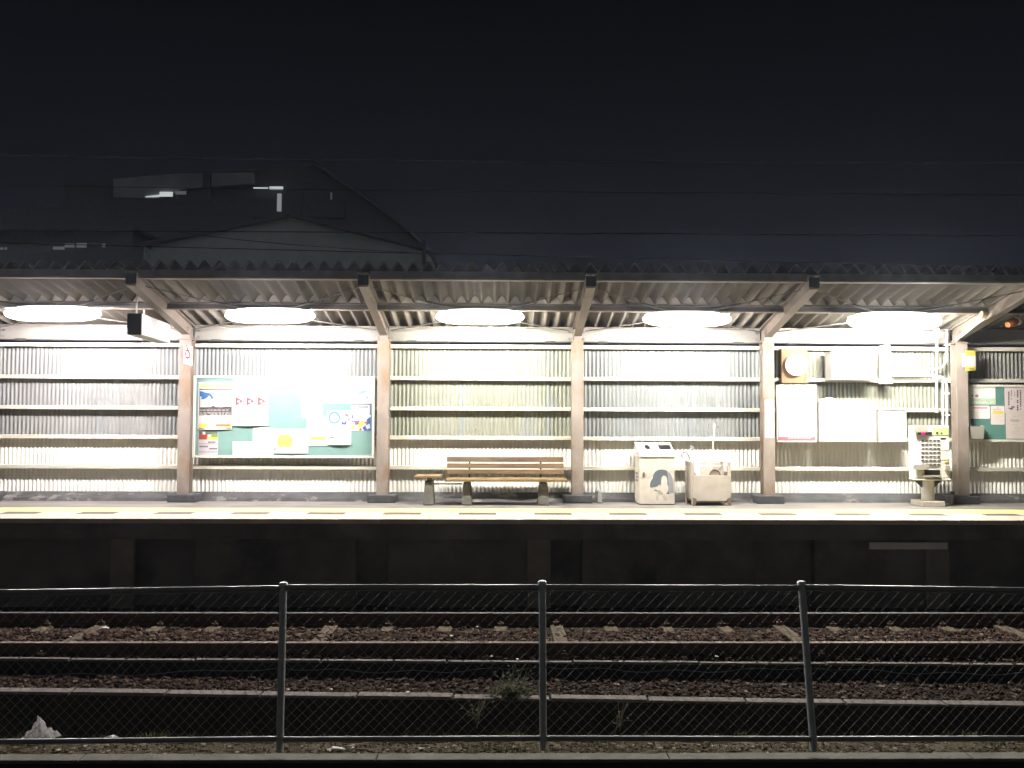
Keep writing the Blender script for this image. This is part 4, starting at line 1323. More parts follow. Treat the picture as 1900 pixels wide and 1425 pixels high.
for px in (871, 1003.5):
    X = U(px, 870, 12.95).x
    b = MB()
    b.tube([(X, 12.62, zseat - 0.05), (X, 12.93, zseat - 0.05), (X, 12.965, zseat - 0.02), (X, 12.985, zseat + 0.12), (X, 13.03, U(900, 849, 12.97).z)], 0.016, 8)
    b.box(X - 0.025, X + 0.025, YS + 0.02, YS + 0.40, zseat - 0.062, zseat - 0.037)
    b.build('back_bracket', M_DARK, root)
X0s, X1s, Z0s, Z1s = R4(769, 882.8, 818, 887.6, YS + 0.02)
MB().box(X0s, X1s, YS + 0.02, YS + 0.38, Z1s - 0.038, Z1s).build('side_seat', M_WOODL, root, bevel=0.006)
for px, wt_, wb_, top in ((795, 0.062, 0.083, Z1s - 0.09), (866, 0.058, 0.083, zseat - 0.064), (1009, 0.062, 0.092, zseat - 0.064)):
    X = U(px, 915, YS + 0.05).x
    b = MB()
    b.hexa([(X - wb_, YS + 0.03, 0), (X + wb_, YS + 0.03, 0), (X + wb_, YS + 0.36, 0), (X - wb_, YS + 0.36, 0)], [(X - wt_, YS + 0.06, top), (X + wt_, YS + 0.06, top), (X + wt_, YS + 0.33, top), (X - wt_, YS + 0.33, top)])
    lg = b.build('leg', M_BLEG, root, bevel=0.018)
    if px == 795:
        b = MB(); b.box(X - 0.03, X + 0.03, YS + 0.1, YS + 0.3, top, Z1s - 0.039); sub(b.build('leg_bracket', M_DARK, root), lg, root)
z_ = zseat - 0.10
b = MB(); b.box(U(803, 897, YS + .2).x, U(858, 897, YS + .2).x, YS + 0.18, YS + 0.22, z_, z_ + 0.022); b.build('tie_bar', M_BOLT, root)

# ------------------------------------------------------------------ litter bin with a faded bird picture
YT = 12.70
X0, X1, Z0, Z1 = R4(1186.5, 848, 1252, 935, YT)
root = thing('litter_bin', 'stained white litter bin with a bird picture on its front', 'bin', ((X0 + X1) / 2, YT, 0))
M_BIN = mat('bin_enamel', (0.60, 0.56, 0.48), rough=0.5, var=0.12, vscale=6, patch=(0.33, 0.26, 0.20), pscale=5, plow=0.58, phigh=0.74)
MB().box(X0, X1, YT, YT + 0.46, 0.012, Z1).build('body', M_BIN, root, bevel=0.008)
MB().box(X0 + 0.01, X1 - 0.01, YT + 0.01, YT + 0.44, 0, 0.011).build('base', M_DARK, root)
zl0, zl1 = Z1 + 0.002, Z1 + 0.065
zt_ = U(1216, 821, YT + 0.40).z
xc = (X0 + X1) / 2


def slope_y(z):
    return YT - 0.012 + (z - zl1) / (zt_ - zl1) * 0.40


M_LID = mat('bin_lid_white', (0.74, 0.73, 0.72), rough=0.4, var=0.05)
# lid: front lip and sloping top with two openings cut as real holes
hx = [X0 - 0.005, U(1196, 829, YT + .2).x, U(1206, 829, YT + .2).x, U(1222, 829, YT + .2).x, U(1245, 829, YT + .2).x, X1 + 0.004]
hz = [zl1, zl1 + (zt_ - zl1) * 0.30, zl1 + (zt_ - zl1) * 0.78, zt_]
b = MB()
b.box(X0 - 0.005, X1 + 0.004, YT - 0.012, YT + 0.46, zl0, zl1 - 0.001, 1)
for i in range(5):
    for j in range(3):
        if j == 1 and i in (1, 3):
            continue
        b.add([(hx[i], slope_y(hz[j]), hz[j]), (hx[i + 1], slope_y(hz[j]), hz[j]), (hx[i + 1], slope_y(hz[j + 1]), hz[j + 1]), (hx[i], slope_y(hz[j + 1]), hz[j + 1])], [(0, 1, 2, 3)])
# round hole: fill the corners of the square opening
cxh, czh = (hx[1] + hx[2]) / 2, (hz[1] + hz[2]) / 2
rxh, rzh = (hx[2] - hx[1]) / 2 * 0.98, (hz[2] - hz[1]) / 2 * 0.98
for sx_, sz_ in ((1, 1), (-1, 1), (-1, -1), (1, -1)):
    cx_, cz_ = (hx[2] if sx_ > 0 else hx[1]), (hz[2] if sz_ > 0 else hz[1])
    pr_ = [(cx_, cz_)] + [(cxh + sx_ * rxh * math.cos(t_), czh + sz_ * rzh * math.sin(t_)) for t_ in np.linspace(0, PI / 2, 7)]
    b.add([(q[0], slope_y(q[1]), q[1]) for q in pr_], [tuple(range(len(pr_)))])
for xx in (X0 - 0.005, X1 + 0.004):          # side cheeks and back
    b.add([(xx, YT - 0.012, zl1), (xx, YT + 0.46, zl1), (xx, YT + 0.46, zt_), (xx, slope_y(zt_), zt_)], [(0, 1, 2, 3)])
b.add([(X0 - .005, slope_y(zt_), zt_), (X1 + .004, slope_y(zt_), zt_), (X1 + .004, YT + .46, zt_), (X0 - .005, YT + .46, zt_)], [(0, 1, 2, 3)])
b.add([(X0 - .005, YT + .46, zl1), (X1 + .004, YT + .46, zl1), (X1 + .004, YT + .46, zt_), (X0 - .005, YT + .46, zt_)], [(0, 1, 2, 3)])
b.build('lid', [M_LID, mat('bin_lip', (0.60, 0.585, 0.61), rough=0.5)], root)
b = MB()
p0, p1 = U(1192.5, 876, YT), U(1196, 885, YT)
b.box(p0.x, p1.x, YT - 0.012, YT - 0.001, p1.z, p0.z); b.build('lock', M_BOLT, root)
# picture: a pale bird in front of a blue-grey arch
layers = [
    ([(1206, 898), (1208, 892), (1211, 888), (1212, 881), (1216, 875), (1222, 871.5), (1229, 871), (1237, 873), (1244, 879), (1248, 888), (1250, 900), (1250, 914), (1240, 917), (1225, 914), (1214, 910), (1208, 907), (1206, 903)], (0.105, 0.125, 0.15)),
    ([(1238, 874), (1244, 879), (1248, 888), (1250, 900), (1250, 914), (1241, 917), (1240, 895)], (0.26, 0.27, 0.31)),
    ([(1203, 904), (1208, 905), (1214, 904), (1219, 903), (1224, 899), (1226, 903), (1220, 908), (1211, 909.5), (1206, 908)], (0.58, 0.54, 0.47)),
    ([(1227, 890), (1228, 885), (1231, 882.5), (1234.5, 883), (1237, 886), (1238, 891), (1238, 898), (1240, 904), (1240, 910), (1237, 915), (1232, 917), (1226, 916), (1221, 912), (1218, 909), (1222, 905), (1226, 900)], (0.62, 0.58, 0.51)),
    ([(1226, 916), (1219, 914), (1217, 920), (1218, 929), (1221, 930), (1222, 922)], (0.52, 0.46, 0.39)),
    ([(1228, 915), (1233, 917), (1238, 925), (1238, 930), (1233, 929), (1229, 922)], (0.53, 0.47, 0.40)),
    ([(1222, 908), (1227, 912), (1231, 915), (1228, 919), (1222, 917), (1219, 912)], (0.36, 0.31, 0.26)),
    (circ(1232, 886, 1.0, 1.0, 8), (0.25, 0.25, 0.27)),
]
b = MB(); ms = []
for k, (pts, col) in enumerate(layers):
    m = mat('picture_%d' % k, col, rough=0.55, var=0.12, vscale=14)
    if m not in ms:
        ms.append(m)
    q = [U(a, c, YT) for a, c in pts]
    b.add([(v.x, YT - 0.0012 - 0.0004 * k, v.z) for v in q], [tuple(range(len(q)))], ms.index(m))
b.build('bird_picture', ms, root, fix=False)
b = MB()
for k, (a, c, w_, h_) in enumerate(((1180, 877, 4, 3), (1180, 883, 5, 4), (1180, 890, 3, 5))):
    zz = U(1182, c, YT + .2).z
    b.box(X0 - 0.0035, X0 - 0.001, YT + 0.16, YT + 0.32, zz - 0.03, zz + 0.004)
b.build('side_label', ink(0.35, 0.37, 0.35), root)

# ------------------------------------------------------------------ umbrella box and what stands in it
YU = 12.58
X0, X1, Z0, Z1 = R4(1284, 860, 1357, 936.5, YU)
M_CRATE = mat('crate_paint', (0.47, 0.425, 0.37), rough=0.6, var=0.12, vscale=5, patch=(0.20, 0.15, 0.11), pscale=6, plow=0.62, phigh=0.72)
M_CRD = mat('crate_brown', (0.15, 0.115, 0.085), rough=0.6, var=0.2)
root = thing('umbrella_box', 'beige open-topped umbrella box with cut lower corners beside the litter bin', 'umbrella stand', ((X0 + X1) / 2, YU, 0))
zfp = U(1320, 882, YU).z
b = MB()
ct = 0.085
b.prism([(X0 + .02, YU, 0.06 + ct), (X0 + .02 + ct * 0.6, YU, 0.075), (X1 - .02 - ct * 0.8, YU, 0.075), (X1 - .005, YU, 0.06 + ct * 1.4), (X1 - .005, YU, zfp), (X0 + .02, YU, zfp)], (0, 0.018, 0))
b.build('front_panel', M_CRATE, root, bevel=0.003)
for (xx, yy) in ((X0, YU + .003), (X1 - 0.045, YU + .003), (X0, YU + 0.42), (X1 - 0.045, YU + 0.42)):
    MB().box(xx, xx + 0.045, yy + 0.018, yy + 0.06, 0, Z1).build('corner_post', M_CRATE, root, bevel=0.004)
for xx in (X0 + 0.004, X1 - 0.022):
    MB().box(xx, xx + 0.018, YU + 0.082, YU + 0.42, 0.09, Z1 - 0.05).build('side_panel', M_CRATE, root, bevel=0.003)
MB().box(X0 + 0.046, X1 - 0.046, YU + 0.44, YU + 0.46, 0.09, Z1 - 0.015).build('back_panel', M_CRATE, root)
MB().box(X0 + 0.02, X1 - 0.02, YU + 0.065, YU + 0.43, 0.05, 0.085).build('tray', M_CRD, root)
b = MB()
b.box(X0 - 0.004, X1 + 0.004, YU + 0.43, YU + 0.485, Z1 + 0.001, Z1 + 0.022)
b.box(X0 - 0.004, X0 + 0.05, YU + 0.015, YU + 0.428, Z1 + 0.001, Z1 + 0.022)
b.box(X1 - 0.05, X1 + 0.004, YU + 0.015, YU + 0.428, Z1 + 0.001, Z1 + 0.022)
b.build('top_rail', M_CRATE, root, bevel=0.004)
p = U(1327, 864.5, YU + 0.1)
b = MB(); b.box(X0 + 0.10, X1 - 0.11, YU + 0.15, YU + 0.17, p.z - 0.012, p.z + 0.012); b.build('divider_bar', M_PIPE, root)
b = MB(); b.box(X1 - 0.115, X1 - 0.07, YU + 0.02, YU + 0.04, Z1 - 0.12, Z1 - 0.03); b.build('plate', M_PAPER, root)
b = MB(); b.box(X1 - 0.11, X1 - 0.06, YU - 0.004, YU - 0.001, zfp - 0.065 + 0.065, zfp + 0.05); b.build('catch', M_CRD, root)
for (xx, sg) in ((X0 + 0.01, 1), (X1 - 0.01, -1)):
    b = MB()
    b.prism([(xx, YU - 0.004, 0.0), (xx + sg * 0.05, YU - 0.004, 0.02), (xx + sg * 0.06, YU - 0.004, 0.11), (xx, YU - 0.004, 0.13)], (0, 0.003, 0))
    b.build('foot_plate', M_CRD, root)


def hook(pts, Y, r):
    return [U(a, c, Y) for a, c in pts]


def umbrella(label, top, hookpts, m_handle, m_cloth, Y, foot):
    p = U(*foot, Y)
    root = thing('umbrella', label, 'umbrella', p, 'umbrellas in the box')
    t = U(*top, Y)
    d_ = (p - t)
    b = MB(); b.tube([t + d_ * 0.16, t + d_ * 0.22, t + d_ * 0.55, t + d_ * 0.93, p], [0.02, 0.034, 0.030, 0.020, 0.006], 9)
    b.build('canopy', m_cloth, root)
    b = MB(); b.tube([t, t + d_ * 0.17], 0.006, 6); b.build('shaft', M_GALV, root)
    b = MB(); b.tube([U(a, c, Y) for a, c in hookpts] + [t + d_ * 0.03], 0.0095, 7); b.build('handle', m_handle, root)


umbrella('white umbrella with a black hooked handle leaning from the box', (1280, 850), [(1267, 849.5), (1265, 845.5), (1265.5, 841.5), (1268.5, 839), (1272.5, 839), (1276, 842.5), (1278, 847)], mat('handle_black', (0.03, 0.03, 0.03), rough=0.35), mat('umbrella_film', (0.72, 0.70, 0.74), rough=0.3), YU + 0.14, (1301, 905))
umbrella('white umbrella with a white looped handle in the box', (1290, 843), [(1292, 839), (1287.5, 834), (1284, 829.5), (1282.5, 827.5), (1281.5, 830), (1282, 836), (1285.5, 843)], M_PAPER, mat('umbrella_white', (0.78, 0.77, 0.76), rough=0.35), YU + 0.3, (1300, 905))
A = U(1326, 790, YU + 0.36); B = U(1317, 905, YU + 0.30)
root = thing('long_stick', 'long thin pale stick standing upright in the umbrella box', 'stick', B)
b = MB(); b.tube([A, B], 0.013, 8); b.build('shaft', mat('stick_wood', (0.56, 0.50, 0.40), rough=0.5, var=0.1), root)
b = MB(); b.tube([A + Vector((0, 0, 0.002)), A + Vector((0.002, 0, 0.03))], 0.016, 8); b.build('cap', M_PIPE, root)
pa = U(1325, 881, YU + 0.3)
root = thing('folded_umbrella', 'small brown folded umbrella lying as a half round inside the box', 'umbrella', pa)
b = MB()
pts = [(pa.x + 0.085 * math.cos(t_), YU + 0.25, pa.z - 0.01 + 0.095 * math.sin(t_)) for t_ in np.linspace(0, PI, 12)]
b.tube(pts, 0.007, 6); b.build('rib', M_CRD, root)
b = MB(); b.prism([(q[0], YU + 0.255, q[2]) for q in pts], (0, 0.01, 0)); b.build('canopy', mat('brown_cloth', (0.30, 0.25, 0.19), rough=0.8), root)

# stub standpipe on the floor between post and bin
p = U(1113, 927, 12.95)
root = thing('standpipe', 'short grey bent pipe rising from the platform floor by the wall', 'pipe', (p.x, 12.98, 0))
b = MB(); b.tube([(p.x, 12.98, 0), (p.x, 12.98, 0.15), (p.x - 0.012, 12.98, 0.19), (p.x - 0.05, 12.98, 0.205)], 0.032, 10); b.build('tube', M_GALV, root)
b = MB(); b.tube([(p.x - 0.05, 12.98, 0.20), (p.x - 0.055, 12.98, 0.05)], 0.018, 8); b.build('spout', M_BOLT, root)
b = MB(); b.tube([(p.x, 12.98, 0.0), (p.x, 12.98, 0.022)], 0.055, 12); b.build('flange', M_BOLT, root)

# two small wall bolts
for (px, py, lab) in ((882.5, 796.5, 'small black bolt on the corrugated wall above the bench'), (1332, 792, 'small black bolt on the corrugated wall beside the long stick')):
    p = U(px, py, 13.28)
    o = MB().disc((p.x, 13.265, p.z), 0.011, n=10, d=0.02).build('wall_bolt', M_DARK)
    tag(o, lab, 'bolt')

# ================================================================== WIRE FENCE
YFN = 6.26
tops = [(-230, 1098), (526, 1083), (1006, 1080), (1487, 1081), (2010, 1090)]
bots = [(-236, 1397), (519, 1394), (1008, 1391), (1510, 1393), (2040, 1398)]
TP = [U(a, c, YFN) for a, c in tops]; BP = [U(a, c, YFN) for a, c in bots]
fence = thing('chain_link_fence', 'galvanised chain link fence with round posts running across the foreground', 'fence', (0, YFN, -1.2))
for t_, q in zip(TP, BP):
    b = MB(); b.tube([q, t_], 0.0275, 14)
    po = b.build('post', M_GALV, fence)
    d_ = (t_ - q).normalized()
    b = MB(); b.tube([t_ - d_ * 0.018, t_ + d_ * 0.004, t_ + d_ * 0.012], [0.033, 0.033, 0.022], 14)
    sub(b.build('post_cap', M_GALV, fence), po, fence)
rail_px = [((-230, 1103), (519, 1092)), ((533, 1090), (999, 1090)), ((1013, 1090), (1480, 1091)), ((1494, 1090), (2010, 1097))]
low_px = [((-235, 1379), (513, 1371)), ((527, 1372), (1001, 1370)), ((1015, 1370), (1503, 1371)), ((1516, 1371), (2035, 1370))]
for (A_, B_) in rail_px:
    b = MB(); A, B = U(*A_, YFN), U(*B_, YFN); b.tube([A, B], 0.024, 12); b.build('top_rail', M_FRAIL, fence)
for (A_, B_) in low_px:
    b = MB(); A, B = U(*A_, YFN), U(*B_, YFN); b.tube([A, B], 0.021, 12); b.build('bottom_rail', M_FRAIL, fence)
for i in range(4):
    b = MB()
    A, B = TP[i].lerp(BP[i], 0.5), TP[i + 1].lerp(BP[i + 1], 0.5)
    pts = []
    for k in range(17):
        s_ = k / 16
        q = A.lerp(B, s_)
        q.z -= 0.035 * math.sin(PI * s_) + 0.012 * math.sin(7 * s_ * PI)
        q.y -= 0.02
        pts.append(q)
    b.tube(pts, 0.003, 5); b.build('tension_wire', M_WIRE, fence)
# the mesh itself: two families of bent wires per panel
for i in range(4):
    A, B = U(*rail_px[i][0], YFN), U(*rail_px[i][1], YFN)
    C, D = U(*low_px[i][0], YFN), U(*low_px[i][1], YFN)
    W = B.x - A.x
    h = A.z - C.z
    px_w = 0.083
    b = MB()
    n_ = int((W + h) / px_w) + 2

    def at(u, v):                            # u along, v from bottom to top
        lo = C.lerp(D, u); hi = A.lerp(B, u)
        return lo.lerp(hi, v)
    for s_ in (1, -1):
        for k in range(n_):
            x_start = k * px_w if s_ > 0 else k * px_w
            pts = []
            e0 = k * px_w if s_ > 0 else k * px_w - h            # foot of the wire
            va, vb = (max(0.0, (e0 - W) / h), min(1.0, e0 / h)) if s_ > 0 else (max(0.0, -e0 / h), min(1.0, (W - e0) / h))
            if vb - va < 0.02:
                continue
            for q in range(11):
                v = va + (vb - va) * q / 10
                xx = min(W, max(0.0, e0 - s_ * h * v))
                if True:
                    pt = at(xx / W, v)
                    pt.y += 0.004 * s_ + 0.008 * mnoise.noise((pt.x * 1.5, pt.z * 2, 0))
                    pt.x += 0.004 * mnoise.noise((pt.x * 3, pt.z * 3, 4))
                    pts.append(pt)
            if len(pts) >= 2:
                b.tube(pts, 0.00135, 3, cap=False)
    b.build('wire_mesh', M_WIRE, fence, fix=False)

# ================================================================== PLANTS AND LITTER
M_LEAF = mat('weed_green', (0.09, 0.11, 0.055), rough=0.7, island=[(0.03, 0.036, 0.018), (0.065, 0.075, 0.042), (0.14, 0.14, 0.095), (0.08, 0.07, 0.047)], through=0.45)
M_DRY = mat('grass_blade', (0.12, 0.12, 0.06), rough=0.8, island=[(0.06, 0.08, 0.015), (0.11, 0.125, 0.022), (0.16, 0.15, 0.05), (0.19, 0.16, 0.09)], through=0.4)


def blades(b, base, n, hmin, hmax, lean, w, leafy=False):
    for _ in range(n):
        a = random.uniform(0, 2 * PI)
        L = random.uniform(hmin, hmax)
        l_ = random.uniform(0.1, 1.0) * lean
        d_ = Vector((math.cos(a) * l_, math.sin(a) * l_, 1)).normalized()
        s_ = Vector((-math.sin(a), math.cos(a), 0)) * w * random.uniform(0.6, 1.2)
        p = Vector(base) + Vector((random.gauss(0, 0.02), random.gauss(0, 0.02), 0))
        m_ = p + d_ * L * 0.6
        e_ = p + d_ * L + Vector((math.cos(a), math.sin(a), -0.5)) * L * 0.22
        b.add([p - s_ * .7, p + s_ * .7, m_ + s_, m_ - s_], [(0, 1, 2, 3)])
        b.add([m_ - s_, m_ + s_, e_], [(0, 1, 2)])
        if leafy:
            for q in range(3):
                c_ = p + d_ * L * random.uniform(0.3, 0.95)
                aa = random.uniform(0, 2 * PI)
                u_ = Vector((math.cos(aa), math.sin(aa), random.uniform(-.3, .6))) * random.uniform(0.02, 0.05)
                v_ = u_.cross(Vector((random.random(), random.random(), random.random()))).normalized() * 0.008
                b.add([c_, c_ + u_ * .5 + v_, c_ + u_, c_ + u_ * .5 - v_], [(0, 1, 2, 3)])


def weed(label, px, py, z, n, hmin, hmax, lean=0.5, leafy=True, w=0.004):
    p = G(px, py, z)
    root = thing('weed', label, 'plant', p)
    b = MB(); blades(b, p, n, hmin, hmax, lean, w, leafy); b.build('leaves', M_LEAF, root, fix=False)
    b = MB()
    for _ in range(5):
        a = random.uniform(0, 2 * PI)
        b.tube([p + Vector((0, 0, -0.03)), p + Vector((math.cos(a) * .03, math.sin(a) * .03, hmax * .4)), p + Vector((math.cos(a) * .09, math.sin(a) * .09, hmax * .8))], [0.004, 0.003, 0.0015], 5)
    b.build('stem', mat('weed_stem', (0.13, 0.12, 0.07), rough=0.8), root)


p_ = P2a.lerp(P2b, 0.5)
p = G(948, 1297, -1.30)
root = thing('weed', 'spindly green weed growing over the ditch edging, left of the middle fence post', 'plant', p)
b = MB()
for _ in range(26):
    q = p + Vector((random.gauss(0, 0.11), random.gauss(0, 0.04), random.uniform(-0.03, 0.02)))
    blades(b, q, 8, 0.05, 0.16, 1.0, 0.0032, True)
blades(b, p, 34, 0.16, 0.38, 0.9, 0.0026, True)
b.build('leaves', M_LEAF, root, fix=False)
b = MB()
for _ in range(9):
    a = random.uniform(0, 2 * PI)
    q = p + Vector((random.gauss(0, 0.06), 0, -0.02))
    b.tube([q, q + Vector((math.cos(a) * .05, math.sin(a) * .03, .14)), q + Vector((math.cos(a) * .15, math.sin(a) * .08, random.uniform(.2, .36)))], [0.0035, 0.0028, 0.0014], 5)
b.build('stem', mat('weed_stem', (0.22, 0.20, 0.13), rough=0.8), root)
weed('sparse dark weed in the ditch below the tall spindly one', 885, 1345, -1.5, 22, 0.12, 0.30, 0.8)
weed('dark trailing weed in the ditch between the middle and last fence posts', 1150, 1352, -1.5, 6, 0.12, 0.34, 1.2)

b = MB()
for _ in range(4200):                        # grass along the bank
    px = random.uniform(-60, 1960)
    dens = 0.22 + 0.55 * math.exp(-((px - 920) / 90) ** 2) + 0.45 * math.exp(-((px - 1150) / 60) ** 2) + 0.4 * math.exp(-((px - 430) / 110) ** 2) + 0.3 * math.exp(-((px - 60) / 80) ** 2) + 0.35 * math.exp(-((px - 1850) / 90) ** 2)
    if random.random() > dens * 0.8 - 0.08:
        continue
    p = G(px, random.uniform(1374, 1397), -1.2)
    blades(b, (p.x, p.y, -1.205), 4, 0.015, 0.055, 1.3, 0.0024)
for _ in range(900):                         # sprigs at the ditch rim
    px = random.uniform(-60, 1960)
    q = mnoise.noise((px * 0.012, 0, 0)) + 0.6 * mnoise.noise((px * 0.05, 3, 0))
    if q < random.uniform(-0.25, 0.45):
        continue
    p = G(px, 1371, -1.22)
    blades(b, (p.x, p.y + random.uniform(0, .1), -1.25), 4, 0.02, 0.05 + 0.10 * max(0, q), 1.0, 0.0022)
setting(b.build('grass', M_DRY, None, fix=False), 'stuff')

# dead leaves and crumbs over the bank
n = 8800
px_ = rng.uniform(-9.0, 9.0, n); py_ = rng.uniform(y_k1, y_crest + 0.02, n)
P = np.stack([px_, py_, np.full(n, -1.198) + rng.uniform(-0.01, 0.012, n)], 1)
stones('leaf_litter', P, rng.uniform(0.005, 0.022, n) * rng.uniform(0.5, 1.1, n), mat('leaf_litter', (0.2, 0.17, 0.12), rough=0.9, spec=0.08, island=[(0.025, 0.02, 0.014), (0.10, 0.078, 0.055), (0.15, 0.12, 0.09), (0.05, 0.04, 0.028), (0.12, 0.092, 0.068), (0.42, 0.37, 0.30)]), flat=(0.2, 0.5))

M_FILM = mat('bag_film', (0.88, 0.84, 0.85), rough=0.4, var=0.25, vscale=18, patch=(0.50, 0.45, 0.49), pscale=22, plow=0.54, phigh=0.64, through=0.75)
p = G(76, 1369, -1.2)
bm = bmesh.new()
NT, NR = 46, 13
rows = []
for k in range(NR + 1):
    r_ = k / NR
    row = []
    for t_ in range(NT):
        th = 2 * PI * t_ / NT
        Rr = 0.118 * (1 + 0.34 * math.sin(2 * th + 0.2) ** 2 * (1 if math.cos(th) else 1) + 0.22 * mnoise.noise((math.cos(th) * 2.1, math.sin(th) * 2.1, 5)))
        x_, y_ = Rr * r_ * math.cos(th), 0.55 * Rr * r_ * math.sin(th)
        fold = mnoise.noise((math.cos(th) * 3.4, math.sin(th) * 3.4, r_ * 1.5)) * 0.6 + mnoise.noise((x_ * 60, y_ * 60, 2)) * 0.45
        z_ = 0.125 * (1 - r_) ** 2.5 * (1 + 1.3 * fold) + 0.06 * r_ * (1 - r_) * 4 * (0.6 + fold) + 0.022 * abs(mnoise.noise((x_ * 80, y_ * 80, 7)))
        x_ += 0.012 * mnoise.noise((th * 3, r_ * 5, 1)) - 0.018 * (1 - r_) ** 2
        row.append(bm.verts.new((x_, y_, max(0.0, z_))))
        if k == 0:
            break
    rows.append(row)
for t_ in range(NT):
    bm.faces.new((rows[0][0], rows[1][t_], rows[1][(t_ + 1) % NT]))
    for k in range(1, NR):
        bm.faces.new((rows[k][t_], rows[k + 1][t_], rows[k + 1][(t_ + 1) % NT], rows[k][(t_ + 1) % NT]))
me = bpy.data.meshes.new('plastic_bag'); bm.to_mesh(me); bm.free(); me.materials.append(M_FILM)
bag = bpy.data.objects.new('plastic_bag', me); bag.location = (p.x, p.y, -1.205); COL.objects.link(bag)
tag(bag, 'torn white plastic bag crumpled into a peak beside the fence', 'plastic bag')
M_SCRAP = mat('scrap_white', (0.62, 0.60, 0.54), rough=0.6, var=0.15, vscale=20)
for (px, py, w_, lab) in ((622, 1391, 0.055, 'crumpled white tissue on the bank, right of the first fence post'), (654, 1387, 0.035, 'smaller white tissue lying just right of a larger one'),
                          (206, 1369, 0.05, 'pale scrap on the ditch rim, right of the crumpled plastic bag'), (194, 1166, 0.045, 'pale litter on the ballast at the far track\'s first exposed sleeper')):
    z_ = -1.19 if py > 1300 else -1.16
    p = G(px, py, z_)
    crumple('litter_scrap', lab, 'litter', (p.x, p.y, z_), w_, w_ * 0.35, w_ * 0.5, M_SCRAP, seed=px, detail=2, amp=0.8)
for i, (px, py, z_) in enumerate(((885, 1163, -1.15), (838, 1180, -1.15), (1150, 1177, -1.15), (1200, 1184, -1.15), (733, 1172, -1.15), (130, 1182, -1.15), (534, 1280, -1.27), (614, 1279, -1.27), (757, 1284, -1.27), (1384, 1283, -1.27), (960, 1223, -1.13), (912, 1218, -1.13), (1330, 1218, -1.13), (1604, 1377, -1.19), (1325, 1385, -1.19), (108, 1392, -1.19), (160, 1388, -1.19), (780, 1389, -1.19))):
    p = G(px, py, z_)
    crumple('paper_scrap', 'tiny white scrap of litter lying among stones or dirt by the track and fence', 'litter', (p.x, p.y, z_), 0.018, 0.010, 0.014, M_SCRAP, group='tiny white litter scraps', seed=i + 11, detail=1, amp=0.6)

# ================================================================== BACKGROUND BUILDINGS AND WIRES
YH = 24.0
root = thing('gabled_house', 'pale green gabled house end rising behind the shelter roof', 'house', (U(535, 450, YH).x, YH, -2.05))
M_HW = mat('house_render', (0.74, 0.82, 0.77), rough=0.9, var=0.08, vscale=1.5)
g = [U(a, c, YH) for a, c in ((281, 456), (535, 405), (546, 405), (787, 466), (800, 478))]
zlow = -2.0
xl, xr = g[0].x, g[4].x
b = MB()
b.prism([(xl, YH, zlow), (xr, YH, zlow), g[4], g[3], g[2], g[1], g[0]], (0, 9, 0))
b.build('wall', M_HW, root)
M_HR = mat('house_roof', (0.16, 0.175, 0.20), rough=0.9)
for (a, c) in ((g[0], g[1]), (g[2], g[3])):
    ext = (c - a).normalized() * 0.25
    A, B = (a - ext, c) if a is g[0] else (a, c + ext)
    b = MB(); b.prism([A + Vector((0, -0.22, 0.012)), B + Vector((0, -0.22, 0.012)), B + Vector((0, -0.22, 0.10)), A + Vector((0, -0.22, 0.10))], (0, 9.4, 0))
    b.build('roof', M_HR, root)
q = U(267, 458, YH - 0.4)
b = MB(); b.box(q.x, xl - 0.01, YH - 0.4, YH + 6, zlow, q.z); b.build('side_bay', M_HW, root)
b = MB(); q = U(788, 466, YH); b.box(q.x - .04, q.x + .06, YH - 0.3, YH - 0.225, q.z - .5, q.z + .25); b.build('gutter_pipe', M_DARK, root)

YA = 46.0
root = thing('apartment_building', 'dark apartment building with lit windows and open stair landings behind the gabled house', 'building', (U(430, 400, YA).x, YA, -2.05))
M_AW = mat('apartment_wall', (0.15, 0.165, 0.21), rough=0.9, var=0.1)
M_AS = mat('apartment_soffit', (0.46, 0.45, 0.47), rough=0.9, var=0.15, vscale=0.6)
M_WIN = glow('lit_window', (0.80, 0.88, 0.86), 0.62)
M_WIND = glow('dim_window', (0.60, 0.62, 0.64), 0.10)


def qbox(name, rect, Y, dep, m, root=root):
    X0, X1, Z0, Z1 = R4(*rect, Y)
    return MB().box(X0, X1, Y, Y + dep, Z0, Z1).build(name, m, root)


pl = [U(a, c, YA) for a, c in ((120, 520), (830, 520), (800, 470), (690, 378), (600, 318), (585, 306), (470, 314), (208, 332), (120, 340))]
b = MB(); b.prism([tuple(p) for p in pl], (0, 10, 0)); b.build('wall', M_AW, root)
b = MB()
A, B, C = U(585, 305, YA), U(700, 385, YA), U(812, 478, YA)
for s, t in ((A, B), (B, C)):
    b.prism([s + Vector((0, -.4, 0.0)), t + Vector((0, -.4, 0.0)), t + Vector((0, -.4, .12)), s + Vector((0, -.4, .12))], (0, 10, 0))
b.build('roof', mat('apartment_roof', (0.24, 0.26, 0.30), rough=0.9), root)
b = MB()
b.prism([U(a, c, YA - 0.5) for a, c in ((210, 366), (290, 368), (345, 350), (470, 340), (470, 320), (330, 322), (210, 332))], (0, 0.3, 0))
b.build('landing_soffit', mat('landing_grey', (0.50, 0.50, 0.54), rough=0.9, var=0.25, vscale=0.5), root)
qbox('balcony_wall', (205, 369, 640, 402), YA - 0.9, 0.3, M_AW)
qbox('balcony_wall', (-20, 384, 470, 440), YA - 0.85, 0.3, M_AW)
for rect, m in (((296, 356, 320, 364.5), M_WIN), ((325, 354.5, 345, 360.5), M_WIND), ((470, 347.5, 497, 350.5), M_WIN), ((500, 346, 525, 351.5), M_WIN)):
    w_ = qbox('window', rect, YA - 0.62, 0.05, m)
